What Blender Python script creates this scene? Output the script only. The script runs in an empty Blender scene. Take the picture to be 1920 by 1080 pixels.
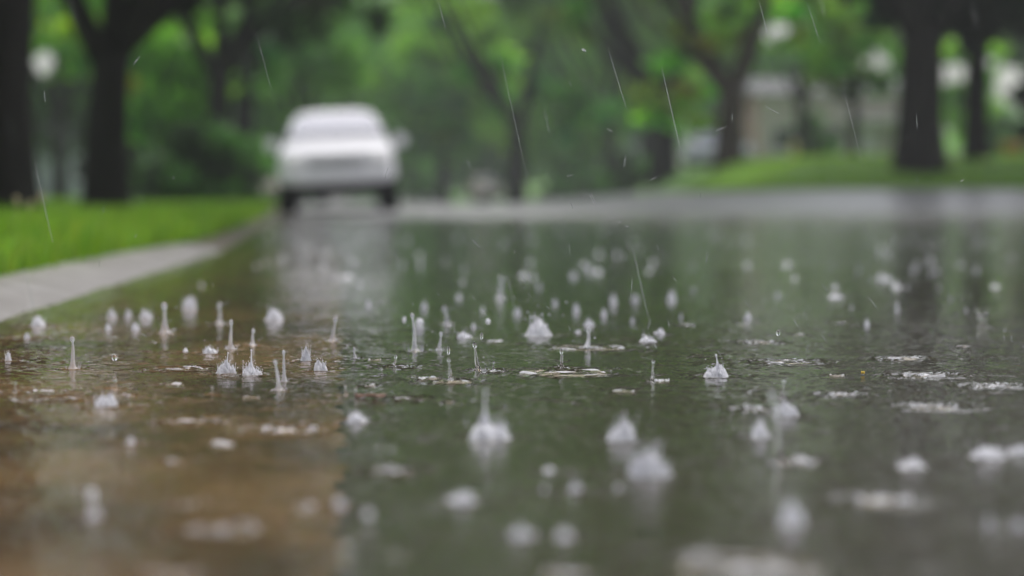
import bpy, bmesh, math, random
import numpy as np
from mathutils import Vector, Matrix, Euler
R = math.radians
rnd = random.Random(7)
rng = np.random.default_rng(11)
S = bpy.context.scene
C = S.collection

# ------------------------------------------------------------------ camera
CAM_H, FPX, HOR, VPX = 0.20, 4800.0, 382.0, 640.0
FOCUS_Y = 3.12
cd = bpy.data.cameras.new('camera')
cam = bpy.data.objects.new('camera', cd); C.objects.link(cam)
S.camera = cam
cd.sensor_width = 36; cd.lens = 36 * FPX / 1920
cd.clip_start = 0.05; cd.clip_end = 3000
PITCH = math.atan((540 - HOR) / FPX); YAW = math.atan((960 - VPX) / FPX)
cam.location = (0, 0, CAM_H)
cam.rotation_euler = (R(90) - PITCH, 0, -YAW)
cd.dof.use_dof = True; cd.dof.focus_distance = FOCUS_Y; cd.dof.aperture_fstop = 3.4

# ------------------------------------------------------------------ sky, sun, exposure
w = bpy.data.worlds.new('World'); S.world = w; w.use_nodes = True
nt = w.node_tree; nt.nodes.clear()
sky = nt.nodes.new('ShaderNodeTexSky'); sky.sky_type = 'NISHITA'; sky.sun_disc = False
SUN_EL, SUN_ROT = R(70), R(20)
sky.sun_elevation = SUN_EL; sky.sun_rotation = SUN_ROT
sky.air_density = 1.0; sky.dust_density = 4.0; sky.ozone_density = 1.0
hs = nt.nodes.new('ShaderNodeHueSaturation'); hs.inputs['Saturation'].default_value = 0.3
bg = nt.nodes.new('ShaderNodeBackground'); bg.inputs['Strength'].default_value = 0.15
out = nt.nodes.new('ShaderNodeOutputWorld')
nt.links.new(sky.outputs[0], hs.inputs['Color']); nt.links.new(hs.outputs[0], bg.inputs['Color'])
nt.links.new(bg.outputs[0], out.inputs['Surface'])
sd = bpy.data.lights.new('sun', 'SUN'); sd.energy = 1.1; sd.angle = R(25); sd.color = (1, .97, .98)
sun = bpy.data.objects.new('sun', sd); C.objects.link(sun)
sun.rotation_euler = (math.pi / 2 - SUN_EL, 0, -SUN_ROT + math.pi)
S.view_settings.view_transform = 'Standard'; S.view_settings.look = 'None'
S.view_settings.gamma = 1; S.view_settings.use_curve_mapping = False
S.view_settings.exposure = 0.52
cy = S.cycles
cy.max_bounces = 10; cy.transparent_max_bounces = 12; cy.volume_bounces = 1
cy.caustics_refractive = True; cy.caustics_reflective = True
cy.sample_clamp_indirect = 6
cy.use_denoising = True

# ------------------------------------------------------------------ pixel -> world
CR = cam.rotation_euler.to_matrix()
def ray(px, py):
    return CR @ Vector(((px - 960) / FPX, (540 - py) / FPX, -1))
def atY(px, py, Y):
    d = ray(px, py); t = Y / d.y
    return Vector((d.x * t, Y, CAM_H + d.z * t))
def onwater(px, py):
    d = ray(px, py); t = -CAM_H / d.z
    return Vector((d.x * t, d.y * t, 0))
def pxm(Y): return FPX / Y          # photo pixels per metre at distance Y

# ------------------------------------------------------------------ materials
def mat(name):
    m = bpy.data.materials.new(name); m.use_nodes = True
    n = m.node_tree.nodes; b = n['Principled BSDF']
    return m, m.node_tree, b
def noise(nt, scale, detail=4, rough=.6, coord='Object', vec_scale=None):
    tc = nt.nodes.new('ShaderNodeTexCoord'); t = nt.nodes.new('ShaderNodeTexNoise')
    t.inputs['Scale'].default_value = scale; t.inputs['Detail'].default_value = detail; t.inputs['Roughness'].default_value = rough
    if vec_scale:
        mp = nt.nodes.new('ShaderNodeMapping'); mp.inputs['Scale'].default_value = vec_scale
        nt.links.new(tc.outputs[coord], mp.inputs[0]); nt.links.new(mp.outputs[0], t.inputs['Vector'])
    else: nt.links.new(tc.outputs[coord], t.inputs['Vector'])
    return t
def ramp(nt, src, stops):
    r = nt.nodes.new('ShaderNodeValToRGB'); e = r.color_ramp.elements
    while len(e) < len(stops): e.new(.5)
    for k, (p, c) in enumerate(stops):
        e[k].position = p; e[k].color = (*c, 1) if len(c) == 3 else c
    nt.links.new(src, r.inputs[0]); return r
def bump(nt, src, b, strength=.3, dist=.01):
    u = nt.nodes.new('ShaderNodeBump'); u.inputs['Strength'].default_value = strength; u.inputs['Distance'].default_value = dist
    nt.links.new(src, u.inputs['Height']); nt.links.new(u.outputs[0], b.inputs['Normal']); return u
def simple(name, col, rough=.5, metal=0, coat=0, nscale=None, var=.25, bmp=0):
    m, nt, b = mat(name)
    b.inputs['Roughness'].default_value = rough; b.inputs['Metallic'].default_value = metal
    b.inputs['Coat Weight'].default_value = coat
    n = noise(nt, nscale or 8)
    r = ramp(nt, n.outputs['Fac'], [(.3, tuple(c * (1 - var) for c in col)), (.7, tuple(min(1, c * (1 + var)) for c in col))])
    nt.links.new(r.outputs[0], b.inputs['Base Color'])
    if bmp: bump(nt, n.outputs['Fac'], b, bmp, .01)
    return m
def leafmat(name, col, tr):
    m, nt, b = mat(name)
    at = nt.nodes.new('ShaderNodeAttribute'); at.attribute_name = 'tint'
    mx = nt.nodes.new('ShaderNodeMix'); mx.data_type = 'RGBA'; mx.blend_type = 'MULTIPLY'; mx.inputs['Factor'].default_value = 1
    mx.inputs['A'].default_value = (*col, 1); nt.links.new(at.outputs['Color'], mx.inputs['B'])
    nt.links.new(mx.outputs['Result'], b.inputs['Base Color']); b.inputs['Roughness'].default_value = .45
    t = nt.nodes.new('ShaderNodeBsdfTranslucent')
    m2 = nt.nodes.new('ShaderNodeMix'); m2.data_type = 'RGBA'; m2.blend_type = 'MULTIPLY'; m2.inputs['Factor'].default_value = 1
    m2.inputs['A'].default_value = (*tr, 1); nt.links.new(at.outputs['Color'], m2.inputs['B']); nt.links.new(m2.outputs['Result'], t.inputs[0])
    ms = nt.nodes.new('ShaderNodeMixShader'); ms.inputs[0].default_value = .45
    nt.links.new(b.outputs[0], ms.inputs[1]); nt.links.new(t.outputs[0], ms.inputs[2])
    nt.links.new(ms.outputs[0], nt.nodes['Material Output'].inputs['Surface'])
    return m
M = {}
M['leaf'] = leafmat('leaf_green', (.080, .165, .032), (.185, .40, .042))
M['leaf_shaded'] = leafmat('leaf_shaded', (.022, .045, .014), (.035, .08, .015))  # shade of the near, unlit crowns is put into this leaf colour
M['grass'] = leafmat('grass_blades', (.13, .28, .026), (.25, .52, .035))
M['grass_far'] = leafmat('grass_short', (.17, .36, .035), (.32, .62, .045))
M['soil'] = simple('lawn_soil', (.085, .19, .025), .9, nscale=3, var=.4)
def barkmat(name, col):
    m, nt, b = mat(name)
    n = noise(nt, 3, 8, .7, vec_scale=(3, 3, .7)); r = ramp(nt, n.outputs['Fac'], [(.35, tuple(c * .45 for c in col)), (.7, col)])
    nt.links.new(r.outputs[0], b.inputs['Base Color']); b.inputs['Roughness'].default_value = .8; b.inputs['Specular IOR Level'].default_value = .2
    bump(nt, n.outputs['Fac'], b, .9, .05); return m
M['bark'] = barkmat('wet_bark', (.020, .016, .014)); M['bark2'] = barkmat('brown_bark', (.075, .052, .042))
# asphalt
m, nt, b = mat('wet_asphalt'); n = noise(nt, 60, 6, .7); n2 = noise(nt, .7, 5)
r = ramp(nt, n.outputs['Fac'], [(.3, (.014, .015, .016)), (.7, (.045, .047, .046))])
mx = nt.nodes.new('ShaderNodeMix'); mx.data_type = 'RGBA'; mx.blend_type = 'MULTIPLY'; mx.inputs['Factor'].default_value = .7
r2 = ramp(nt, n2.outputs['Fac'], [(.35, (.5, .5, .48)), (.65, (1, 1, 1))]); nt.links.new(r.outputs[0], mx.inputs['A']); nt.links.new(r2.outputs[0], mx.inputs['B'])
nt.links.new(mx.outputs['Result'], b.inputs['Base Color']); b.inputs['Roughness'].default_value = .5
bump(nt, n.outputs['Fac'], b, .5, .004); M['asphalt'] = m
# pale wet concrete lane beyond the flood
m, nt, b = mat('pale_wet_paving'); n = noise(nt, 1.3, 8, .7, vec_scale=(1, .25, 1))
r = ramp(nt, n.outputs['Fac'], [(.3, (.20, .20, .20)), (.7, (.31, .30, .305))]); nt.links.new(r.outputs[0], b.inputs['Base Color'])
b.inputs['Roughness'].default_value = .38; bump(nt, n.outputs['Fac'], b, .2, .01); M['paving'] = m
# kerb concrete
m, nt, b = mat('kerb_concrete'); n = noise(nt, 5, 8, .7); n2 = noise(nt, 90, 5, .7)
r = ramp(nt, n.outputs['Fac'], [(.35, (.17, .15, .14)), (.5, (.28, .26, .25)), (.68, (.35, .33, .32))]); nt.links.new(r.outputs[0], b.inputs['Base Color'])
b.inputs['Roughness'].default_value = .35; bump(nt, n2.outputs['Fac'], b, .5, .004); M['kerb'] = m
m, nt, b = mat('silted_kerb'); n = noise(nt, 4, 8, .7)
r = ramp(nt, n.outputs['Fac'], [(.3, (.05, .035, .022)), (.6, (.13, .10, .075)), (.75, (.22, .18, .15))]); nt.links.new(r.outputs[0], b.inputs['Base Color'])
b.inputs['Roughness'].default_value = .4; M['kerb_dirty'] = m
# gutter under brown water
m, nt, b = mat('silted_gutter'); n = noise(nt, 2.2, 7, .65, vec_scale=(1.4, .8, 1)); n2 = noise(nt, 45, 5, .7)
r = ramp(nt, n.outputs['Fac'], [(.37, (.045, .026, .015)), (.50, (.19, .125, .072)), (.68, (.37, .265, .16))])
r2 = ramp(nt, n2.outputs['Fac'], [(.3, (.55, .5, .45)), (.6, (1, 1, 1))])
mx = nt.nodes.new('ShaderNodeMix'); mx.data_type = 'RGBA'; mx.blend_type = 'MULTIPLY'; mx.inputs['Factor'].default_value = .8
nt.links.new(r.outputs[0], mx.inputs['A']); nt.links.new(r2.outputs[0], mx.inputs['B']); nt.links.new(mx.outputs['Result'], b.inputs['Base Color'])
b.inputs['Roughness'].default_value = .7; M['gutter'] = m
# flood water: clear dielectric film, slightly brown
def watermat(name, rough, bscale, bstr, bdist, tint=(.86, .80, .68)):
    m = bpy.data.materials.new(name); m.use_nodes = True; nt = m.node_tree; nt.nodes.clear()
    o = nt.nodes.new('ShaderNodeOutputMaterial'); ms = nt.nodes.new('ShaderNodeMixShader')
    fr = nt.nodes.new('ShaderNodeFresnel'); fr.inputs['IOR'].default_value = 1.33
    gl = nt.nodes.new('ShaderNodeBsdfGlossy'); gl.inputs['Roughness'].default_value = rough; gl.inputs['Color'].default_value = (1, 1, 1, 1)
    tr = nt.nodes.new('ShaderNodeBsdfTransparent'); tr.inputs[0].default_value = (*tint, 1)
    nt.links.new(fr.outputs[0], ms.inputs[0]); nt.links.new(tr.outputs[0], ms.inputs[1]); nt.links.new(gl.outputs[0], ms.inputs[2])
    nt.links.new(ms.outputs[0], o.inputs['Surface'])
    n = noise(nt, bscale, 3, .55); u = nt.nodes.new('ShaderNodeBump'); u.inputs['Strength'].default_value = bstr; u.inputs['Distance'].default_value = bdist
    nt.links.new(n.outputs['Fac'], u.inputs['Height']); nt.links.new(u.outputs[0], fr.inputs['Normal']); nt.links.new(u.outputs[0], gl.inputs['Normal'])
    return m
M['water'] = watermat('flood_water', .015, 70, .5, .0017, (.80, .74, .62))
M['water_far'] = watermat('rain_beaten_water', .065, 22, .6, .005)
# droplets and splashes
m, nt, b = mat('clear_water_drop'); b.inputs['Transmission Weight'].default_value = 1; b.inputs['IOR'].default_value = 1.33
b.inputs['Roughness'].default_value = .0; b.inputs['Base Color'].default_value = (1, 1, 1, 1)
n = noise(nt, 300, 2); bump(nt, n.outputs['Fac'], b, .25, .001); M['clear'] = m
m, nt, b = mat('aerated_splash_water'); b.inputs['Transmission Weight'].default_value = .12; b.inputs['IOR'].default_value = 1.33
b.inputs['Roughness'].default_value = .22; n = noise(nt, 350, 4)
tl = nt.nodes.new('ShaderNodeBsdfTranslucent'); tl.inputs[0].default_value = (.95, .94, .97, 1); ms = nt.nodes.new('ShaderNodeMixShader'); ms.inputs[0].default_value = .3
nt.links.new(b.outputs[0], ms.inputs[1]); nt.links.new(tl.outputs[0], ms.inputs[2]); nt.links.new(ms.outputs[0], nt.nodes['Material Output'].inputs['Surface'])
r = ramp(nt, n.outputs['Fac'], [(.3, (.86, .86, .90)), (.7, (.96, .96, .99))]); nt.links.new(r.outputs[0], b.inputs['Base Color'])
bump(nt, n.outputs['Fac'], b, .6, .002); 
tp = nt.nodes.new('ShaderNodeBsdfTransparent'); m3 = nt.nodes.new('ShaderNodeMixShader'); m3.inputs[0].default_value = .22
nt.links.new(ms.outputs[0], m3.inputs[1]); nt.links.new(tp.outputs[0], m3.inputs[2]); nt.links.new(m3.outputs[0], nt.nodes['Material Output'].inputs['Surface'])
M['froth'] = m
m, nt, b = mat('half_aerated_water'); b.inputs['Transmission Weight'].default_value = .72; b.inputs['IOR'].default_value = 1.33; b.inputs['Roughness'].default_value = .08
b.inputs['Base Color'].default_value = (.97, .97, 1, 1); n = noise(nt, 260, 3); bump(nt, n.outputs['Fac'], b, .5, .0015); M['semi'] = m
M['white'] = simple('white_car_paint', (.76, .75, .78), .4, coat=.2, nscale=2, var=.03)
M['silver'] = simple('silver_blue_paint', (.50, .52, .60), .35, .2, .5, nscale=2, var=.04)
M['red'] = simple('dark_red_paint', (.16, .06, .07), .35, 0, .5, nscale=2, var=.06)
M['beige'] = simple('beige_paint', (.55, .46, .40), .4, 0, .4, nscale=2, var=.04)
M['screen'] = simple('rain_and_sky_windscreen', (.21, .22, .29), .45, 0, .1, nscale=14, var=.12)  # sky reflection and rain film are both put into the base colour
M['glass_dark'] = simple('dark_window_glass', (.03, .035, .04), .08, 0, .5, var=.1)
M['rubber'] = simple('tyre_rubber', (.018, .018, .018), .8, nscale=40)
M['rim'] = simple('alloy', (.4, .4, .42), .35, .8)
M['black'] = simple('black_plastic', (.015, .015, .017), .55)
M['grille'] = simple('pale_grey_grille', (.52, .50, .51), .4, .3)
M['lens'] = simple('headlight_lens', (.80, .78, .78), .15, 0, .8)
M['amber'] = simple('indicator_amber', (.6, .28, .1), .3)
M['brick'] = None
m, nt, b = mat('red_brick'); tc = nt.nodes.new('ShaderNodeTexCoord'); br = nt.nodes.new('ShaderNodeTexBrick')
br.inputs['Scale'].default_value = 4; br.inputs['Color1'].default_value = (.46, .15, .13, 1); br.inputs['Color2'].default_value = (.55, .22, .19, 1); br.inputs['Mortar'].default_value = (.45, .4, .37, 1)
nt.links.new(tc.outputs['Object'], br.inputs[0]); nt.links.new(br.outputs[0], b.inputs['Base Color']); b.inputs['Roughness'].default_value = .8; M['brick'] = m
M['siding'] = simple('white_siding', (.66, .64, .66), .6, nscale=1, var=.08)
M['siding_blue'] = simple('pale_grey_siding', (.40, .44, .46), .6, nscale=1, var=.08)
M['roofing'] = simple('grey_shingles', (.10, .10, .105), .8, nscale=5)
M['orange'] = simple('terracotta', (.50, .17, .06), .7)
M['yellow'] = simple('yellow_leaf', (.75, .50, .03), .4)
M['straw'] = simple('straw_seed_heads', (.50, .42, .26), .8)
M['dead'] = simple('brown_wet_leaf', (.17, .08, .05), .3)

# ------------------------------------------------------------------ helpers
def tag(o, label=None, cat=None, group=None, kind=None):
    if label: o['label'] = label
    if cat: o['category'] = cat
    if group: o['group'] = group
    if kind: o['kind'] = kind
    return o
def empty(name, loc=(0, 0, 0), rz=0):
    o = bpy.data.objects.new(name, None); C.objects.link(o); o.location = loc; o.rotation_euler = (0, 0, rz); o.empty_display_size = .1
    return o
def obj(name, me, m=None, parent=None, smooth=True):
    o = bpy.data.objects.new(name, me); C.objects.link(o)
    if m: me.materials.append(m)
    if smooth and len(me.polygons): me.polygons.foreach_set('use_smooth', [True] * len(me.polygons))
    if parent: o.parent = parent
    return o
def meshf(name, V, F):
    me = bpy.data.meshes.new(name); me.from_pydata([tuple(v) for v in V], [], F); me.update(); return me
def np_mesh(name, V, F):
    """V (n,3) array, F (m,4) quad index array"""
    me = bpy.data.meshes.new(name); V = np.asarray(V, dtype=np.float32); F = np.asarray(F, dtype=np.int32)
    k = F.shape[1]
    me.vertices.add(len(V)); me.vertices.foreach_set('co', V.ravel())
    me.loops.add(F.size); me.loops.foreach_set('vertex_index', F.ravel())
    me.polygons.add(len(F)); me.polygons.foreach_set('loop_start', np.arange(0, F.size, k, dtype=np.int32))
    try: me.polygons.foreach_set('loop_total', np.full(len(F), k, dtype=np.int32))
    except Exception: pass
    me.update(calc_edges=True); return me
def grid_mesh(name, X, Y, Z):
    """X,Y,Z 2-D arrays"""
    h, wd = X.shape; V = np.stack([X.ravel(), Y.ravel(), Z.ravel()], 1)
    i = np.arange(h * wd).reshape(h, wd)
    F = np.stack([i[:-1, :-1].ravel(), i[:-1, 1:].ravel(), i[1:, 1:].ravel(), i[1:, :-1].ravel()], 1)
    return np_mesh(name, V, F)
def tint_attr(me, cols):
    """per-face colour -> corner attribute"""
    k = len(me.loops) // len(me.polygons)
    a = me.color_attributes.new('tint', 'FLOAT_COLOR', 'CORNER')
    c = np.ones((len(me.loops), 4), dtype=np.float32); c[:, :3] = np.repeat(cols, k, axis=0); a.data.foreach_set('color', c.ravel())
def tube_data(path, rad, n=12, wob=0, seed=0):
    V, F = [], []; rr = random.Random(seed)
    pts = [Vector(p) for p in path]; up = Vector((0, 1, 0))
    ph = [rr.uniform(0, 6.28) for _ in range(4)]
    for k, p in enumerate(pts):
        t = (pts[min(k + 1, len(pts) - 1)] - pts[max(k - 1, 0)]).normalized()
        u = t.cross(up); u = (u if u.length > .1 else t.cross(Vector((1, 0, 0)))).normalized(); v = t.cross(u)
        for j in range(n):
            a = 2 * math.pi * j / n
            q = rad[k] * (1 + wob * (math.sin(3 * a + ph[0] + k * .4) + .6 * math.sin(5 * a + ph[1]) + .4 * math.sin(7 * a + ph[2] + k)))
            V.append(p + u * math.cos(a) * q + v * math.sin(a) * q)
    for k in range(len(pts) - 1):
        for j in range(n):
            a, b_ = k * n + j, k * n + (j + 1) % n
            F.append((a, b_, b_ + n, a + n))
    F.append(tuple(range(n))[::-1]); F.append(tuple(range((len(pts) - 1) * n, len(pts) * n)))
    return V, F
def resample(path, rad, step):
    P, Q = [], []
    for k in range(len(path) - 1):
        a, b_ = Vector(path[k]), Vector(path[k + 1]); n = max(1, int((b_ - a).length / step))
        for i in range(n):
            t = i / n; P.append(a.lerp(b_, t)); Q.append(rad[k] * (1 - t) + rad[k + 1] * t)
    P.append(Vector(path[-1])); Q.append(rad[-1])
    # smooth
    for _ in range(2):
        P = [P[0]] + [(P[i - 1] + P[i] * 2 + P[i + 1]) / 4 for i in range(1, len(P) - 1)] + [P[-1]]
    return P, Q
def tube(name, path, rad, m, parent=None, n=12, wob=.03, step=.4, seed=0):
    P, Q = resample(path, rad, step); V, F = tube_data(P, Q, n, wob, seed)
    return obj(name, meshf(name, V, F), m, parent)
def box_data(x0, x1, y0, y1, z0, z1):
    V = [(x, y, z) for x in (x0, x1) for y in (y0, y1) for z in (z0, z1)]
    F = [(0, 1, 3, 2), (4, 6, 7, 5), (0, 4, 5, 1), (2, 3, 7, 6), (0, 2, 6, 4), (1, 5, 7, 3)]
    return V, F
def box(name, x0, x1, y0, y1, z0, z1, m, parent=None, bev=.0):
    V, F = box_data(x0, x1, y0, y1, z0, z1); me = meshf(name, V, F)
    if bev:
        bm = bmesh.new(); bm.from_mesh(me); bmesh.ops.bevel(bm, geom=bm.edges[:], offset=bev, segments=2, affect='EDGES'); bm.to_mesh(me); bm.free()
    return obj(name, me, m, parent, smooth=False)

# ------------------------------------------------------------------ terrain
def sst(a, b_, x):
    t = np.clip((x - a) / (b_ - a), 0, 1); return t * t * (3 - 2 * t)
KY = [-3, 4.4, 8, 11, 20, 30, 41, 50, 70, 96, 150, 260, 420]
KX = [-.60, -.58, -.54, -.50, -.62, -.80, -.98, -1.15, -1.9, -3.3, -5.0, -7, -10]
def kx(Y): return np.interp(Y, KY, KX)
def xb(Y): return 8 + np.clip(Y - 57, 0, 110) * .07
def H(X, Y):
    X = np.asarray(X, float); Y = np.asarray(Y, float)
    base = -.035 + 0 * X
    ye = np.interp(X, [-4, -1, 1, 3, 6, 14, 40], [43, 41, 35, 38, 49, 51, 51])
    low = np.clip((Y - ye) * .013 - .0, 0, .15) + sst(-3, 3, X) * sst(33, 40, Y) * .0
    z = np.where(Y > ye, low, base * (1 - sst(0, 1, 0 * Y)))
    z = np.where(Y > ye - 3, np.maximum(z, -.035 * np.clip((ye - Y) / 3, 0, 1)), base)
    zt = .16 + .33 * sst(2.5, 8, X)
    f = sst(0, 4, X - xb(Y)) * sst(56, 63, Y)
    zt = .16 + .33 * sst(2.5, 8, X) * (1 - sst(57.5, 63, Y) * (1 - sst(-1, 3, X - xb(Y))))
    z = np.maximum(z, np.where(Y > 49.5, sst(49.5, 57.5, Y) * zt * sst(2.2, 4, X), -1))
    z = z + f * (.85 + np.clip(Y - 63, 0, 90) * .012)
    z = z + sst(17, 24, X) * .8 * (1 - sst(50, 60, Y))
    return z
def HL(X, Y):                       # left lawn, X < kerb
    d = kx(Y) - .15 - .05 * (1 - sst(8, 13, Y)) - X
    return .040 + .02 * sst(0, 1.5, d) + np.clip(Y - 30, 0, 120) * .004 + .10 * sst(3, 9, d)

ys = np.concatenate([np.arange(-3, 12, .25), np.arange(12, 70, .5), np.arange(70, 450, 6)])
# asphalt: from the gutter joint at X=0 rightwards
def rows(name, xl, xr, n, zf, ysel, m, kind='structure', pw=1.0):
    u = np.linspace(0, 1, n) ** pw
    Yg = np.repeat(ysel[:, None], n, 1); L = xl(ysel)[:, None]; Rr = xr(ysel)[:, None]
    Xg = L + (Rr - L) * u[None, :]
    o = obj(name, grid_mesh(name, Xg, Yg, zf(Xg, Yg)), m); o['kind'] = kind; return o
gut_in = lambda Y: kx(Y) + .60 - .02 * 0 * Y
ynear = np.concatenate([np.arange(-3, .99, .25), np.arange(1, 6, .02), ys[(ys > 6) & (ys <= 36)]]); yfar = ys[ys >= 36]
rows('road', lambda Y: 0 * Y + np.where(Y < 12, -.02, kx(Y) + .48), lambda Y: 0 * Y + 32., 60, lambda X, Y: H(X, Y) - .004, ynear, M['asphalt'], pw=1.6)
yf1 = yfar[yfar <= 59]; yf2 = yfar[yfar >= 59]
rows('road_beyond', lambda Y: kx(Y) - .02, lambda Y: 0 * Y + 34., 90, lambda X, Y: H(X, Y), yf1, M['paving'], pw=1.4)
rows('road_far', lambda Y: kx(Y) - .02, lambda Y: xb(Y) + .6, 30, lambda X, Y: H(X, Y), yf2, M['paving'])
rows('gutter', lambda Y: kx(Y) - .01, lambda Y: 0 * Y + np.where(Y < 12, .005 * np.sin(Y * 23) + .004 * np.sin(Y * 61 + 1) + .002 * np.sin(Y * 140), kx(Y) + .5), 8, lambda X, Y: -.022 - .012 * (X - kx(Y)) / .6, ynear, M['gutter'])
# kerb, cast in segments with open joints
kprof = [(.03, -.045), (0, 0), (-.04, .010), (-.09, .021), (-.14, .031), (-.19, .038), (-.235, .040), (-.24, -.05)]
kerb_root = empty('kerb'); kerb_root['kind'] = 'structure'
yk = [-3, -.2, 2.6, 5.4, 8.2, 11.0]
yk += [11.0 + 3 * k for k in range(1, 14)] + [60, 75, 100, 150, 250, 420]
for a, b_ in zip(yk[:-1], yk[1:]):
    yy = np.linspace(a + .006, b_ - .006, 15); V = []; F = []
    for y in yy:
        for dx, z in kprof:
            kf = float(1 - .35 * sst(9, 12.5, y)); V.append((float(kx(y)) + dx * (.4 + .6 * kf) + .002 * math.sin(9 * y), y, z * (kf if z > 0 else 1) + .002 * math.sin(5 * y + dx * 40) + (float(np.clip(y - 30, 0, 120)) * .004 if z > 0 else 0)))
    n = len(kprof)
    for i in range(len(yy) - 1):
        for j in range(n - 1): F.append((i * n + j, i * n + j + 1, (i + 1) * n + j + 1, (i + 1) * n + j))
    F.append(tuple(range(n))); F.append(tuple(range((len(yy) - 1) * n, len(yy) * n))[::-1])
    obj('kerb_stone', meshf('kerb_stone', V, F), M['kerb'] if b_ <= 11.05 else M['kerb_dirty'], kerb_root, smooth=False)
# lawns
rows('lawn', lambda Y: 0 * Y - 150., lambda Y: kx(Y) - .15 - .06 * (1 - sst(8, 13, Y)), 60, HL, ys, M['soil'], pw=.35)
ylr = np.concatenate([np.arange(57, 75, .5), np.arange(75, 450, 6)])
rows('lawn_beyond', xb, lambda Y: 0 * Y + 220., 70, lambda X, Y: H(X, Y) + .03, ylr, M['soil'], pw=2.2)
rows('lawn_side', lambda Y: 0 * Y + 19., lambda Y: 0 * Y + 220., 40, lambda X, Y: H(X, Y) + .04, np.arange(-3, 58, 1.), M['soil'], pw=2)

# ------------------------------------------------------------------ water
def ring_field(X, Y, rings):
    Z = np.zeros_like(X); xs = X[0]; yv = Y[:, 0]
    for (cx, cy_, Rr, a, lam, sg) in rings:
        e = Rr + 2.4 * sg
        i0, i1 = np.searchsorted(yv, [cy_ - e, cy_ + e]); j0, j1 = np.searchsorted(xs, [cx - e, cx + e])
        if i1 <= i0 or j1 <= j0: continue
        r = np.hypot(X[i0:i1, j0:j1] - cx, Y[i0:i1, j0:j1] - cy_)
        Z[i0:i1, j0:j1] += a * np.cos(2 * np.pi * (r - Rr) / lam) * np.exp(-((r - Rr) / sg) ** 2)
    return Z
rings = []
for k in range(6500):
    y = 1.0 + 8.5 * rnd.random() ** 1.15; x = rnd.uniform(-.75, .35 * y + .5)
    age = rnd.random(); nf = 1.2 if 2.4 < y < 4 else 1; Rr = .004 + .11 * age
    rings.append((x, y, Rr, .00033 * nf * rnd.uniform(.3, 1) / (.35 + age * 1.6), rnd.uniform(.010, .022) + .012 * age, .008 + .022 * age))
EXTRA_RINGS = []
# filled below by the splashes, water mesh is built after them

# ------------------------------------------------------------------ splashes
def spike(V, F, base, tip, r0, r1, n=6, curve=0, bead=0):
    b0 = len(V); base = Vector(base); tip = Vector(tip); k_n = 6
    side = Vector((rnd.uniform(-1, 1), rnd.uniform(-1, 1), 0)) * curve
    P = [base.lerp(tip, k / k_n) + side * math.sin(math.pi * k / k_n) for k in range(k_n + 1)]
    Q = [r1 + (r0 - r1) * (1 - k / k_n) ** 2.2 for k in range(k_n + 1)]
    vv, ff = tube_data(P, Q, n); V += vv; F += [tuple(i + b0 for i in f) for f in ff]
    if bead: ball(V, F, tip, bead, bead * 1.15)
def ball(V, F, c, r, rz=None, n=8, m=6):
    rz = rz or r; b0 = len(V); c = Vector(c)
    for i in range(m + 1):
        th = math.pi * i / m
        for j in range(n):
            ph = 2 * math.pi * j / n
            V.append(c + Vector((r * math.sin(th) * math.cos(ph), r * math.sin(th) * math.sin(ph), rz * math.cos(th))))
    for i in range(m):
        for j in range(n):
            F.append((b0 + i * n + j, b0 + (i + 1) * n + j, b0 + (i + 1) * n + (j + 1) % n, b0 + i * n + (j + 1) % n))
def fin(name, V, F, m, loc):
    me = meshf(name, V, F); bm = bmesh.new(); bm.from_mesh(me); bmesh.ops.remove_doubles(bm, verts=bm.verts, dist=1e-7)
    bmesh.ops.recalc_face_normals(bm, faces=bm.faces); bm.to_mesh(me); bm.free()
    o = obj(name, me, m); o.location = loc; return o
def lathe(V, F, prof, n, fn):
    b0 = len(V)
    for k, (r, z) in enumerate(prof):
        for j in range(n):
            a = 2 * math.pi * j / n; rr, zz = fn(a, r, z, k); V.append(Vector((rr * math.cos(a), rr * math.sin(a), zz)))
    for k in range(len(prof) - 1):
        for j in range(n):
            F.append((b0 + k * n + j, b0 + k * n + (j + 1) % n, b0 + (k + 1) * n + (j + 1) % n, b0 + (k + 1) * n + j))
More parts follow.
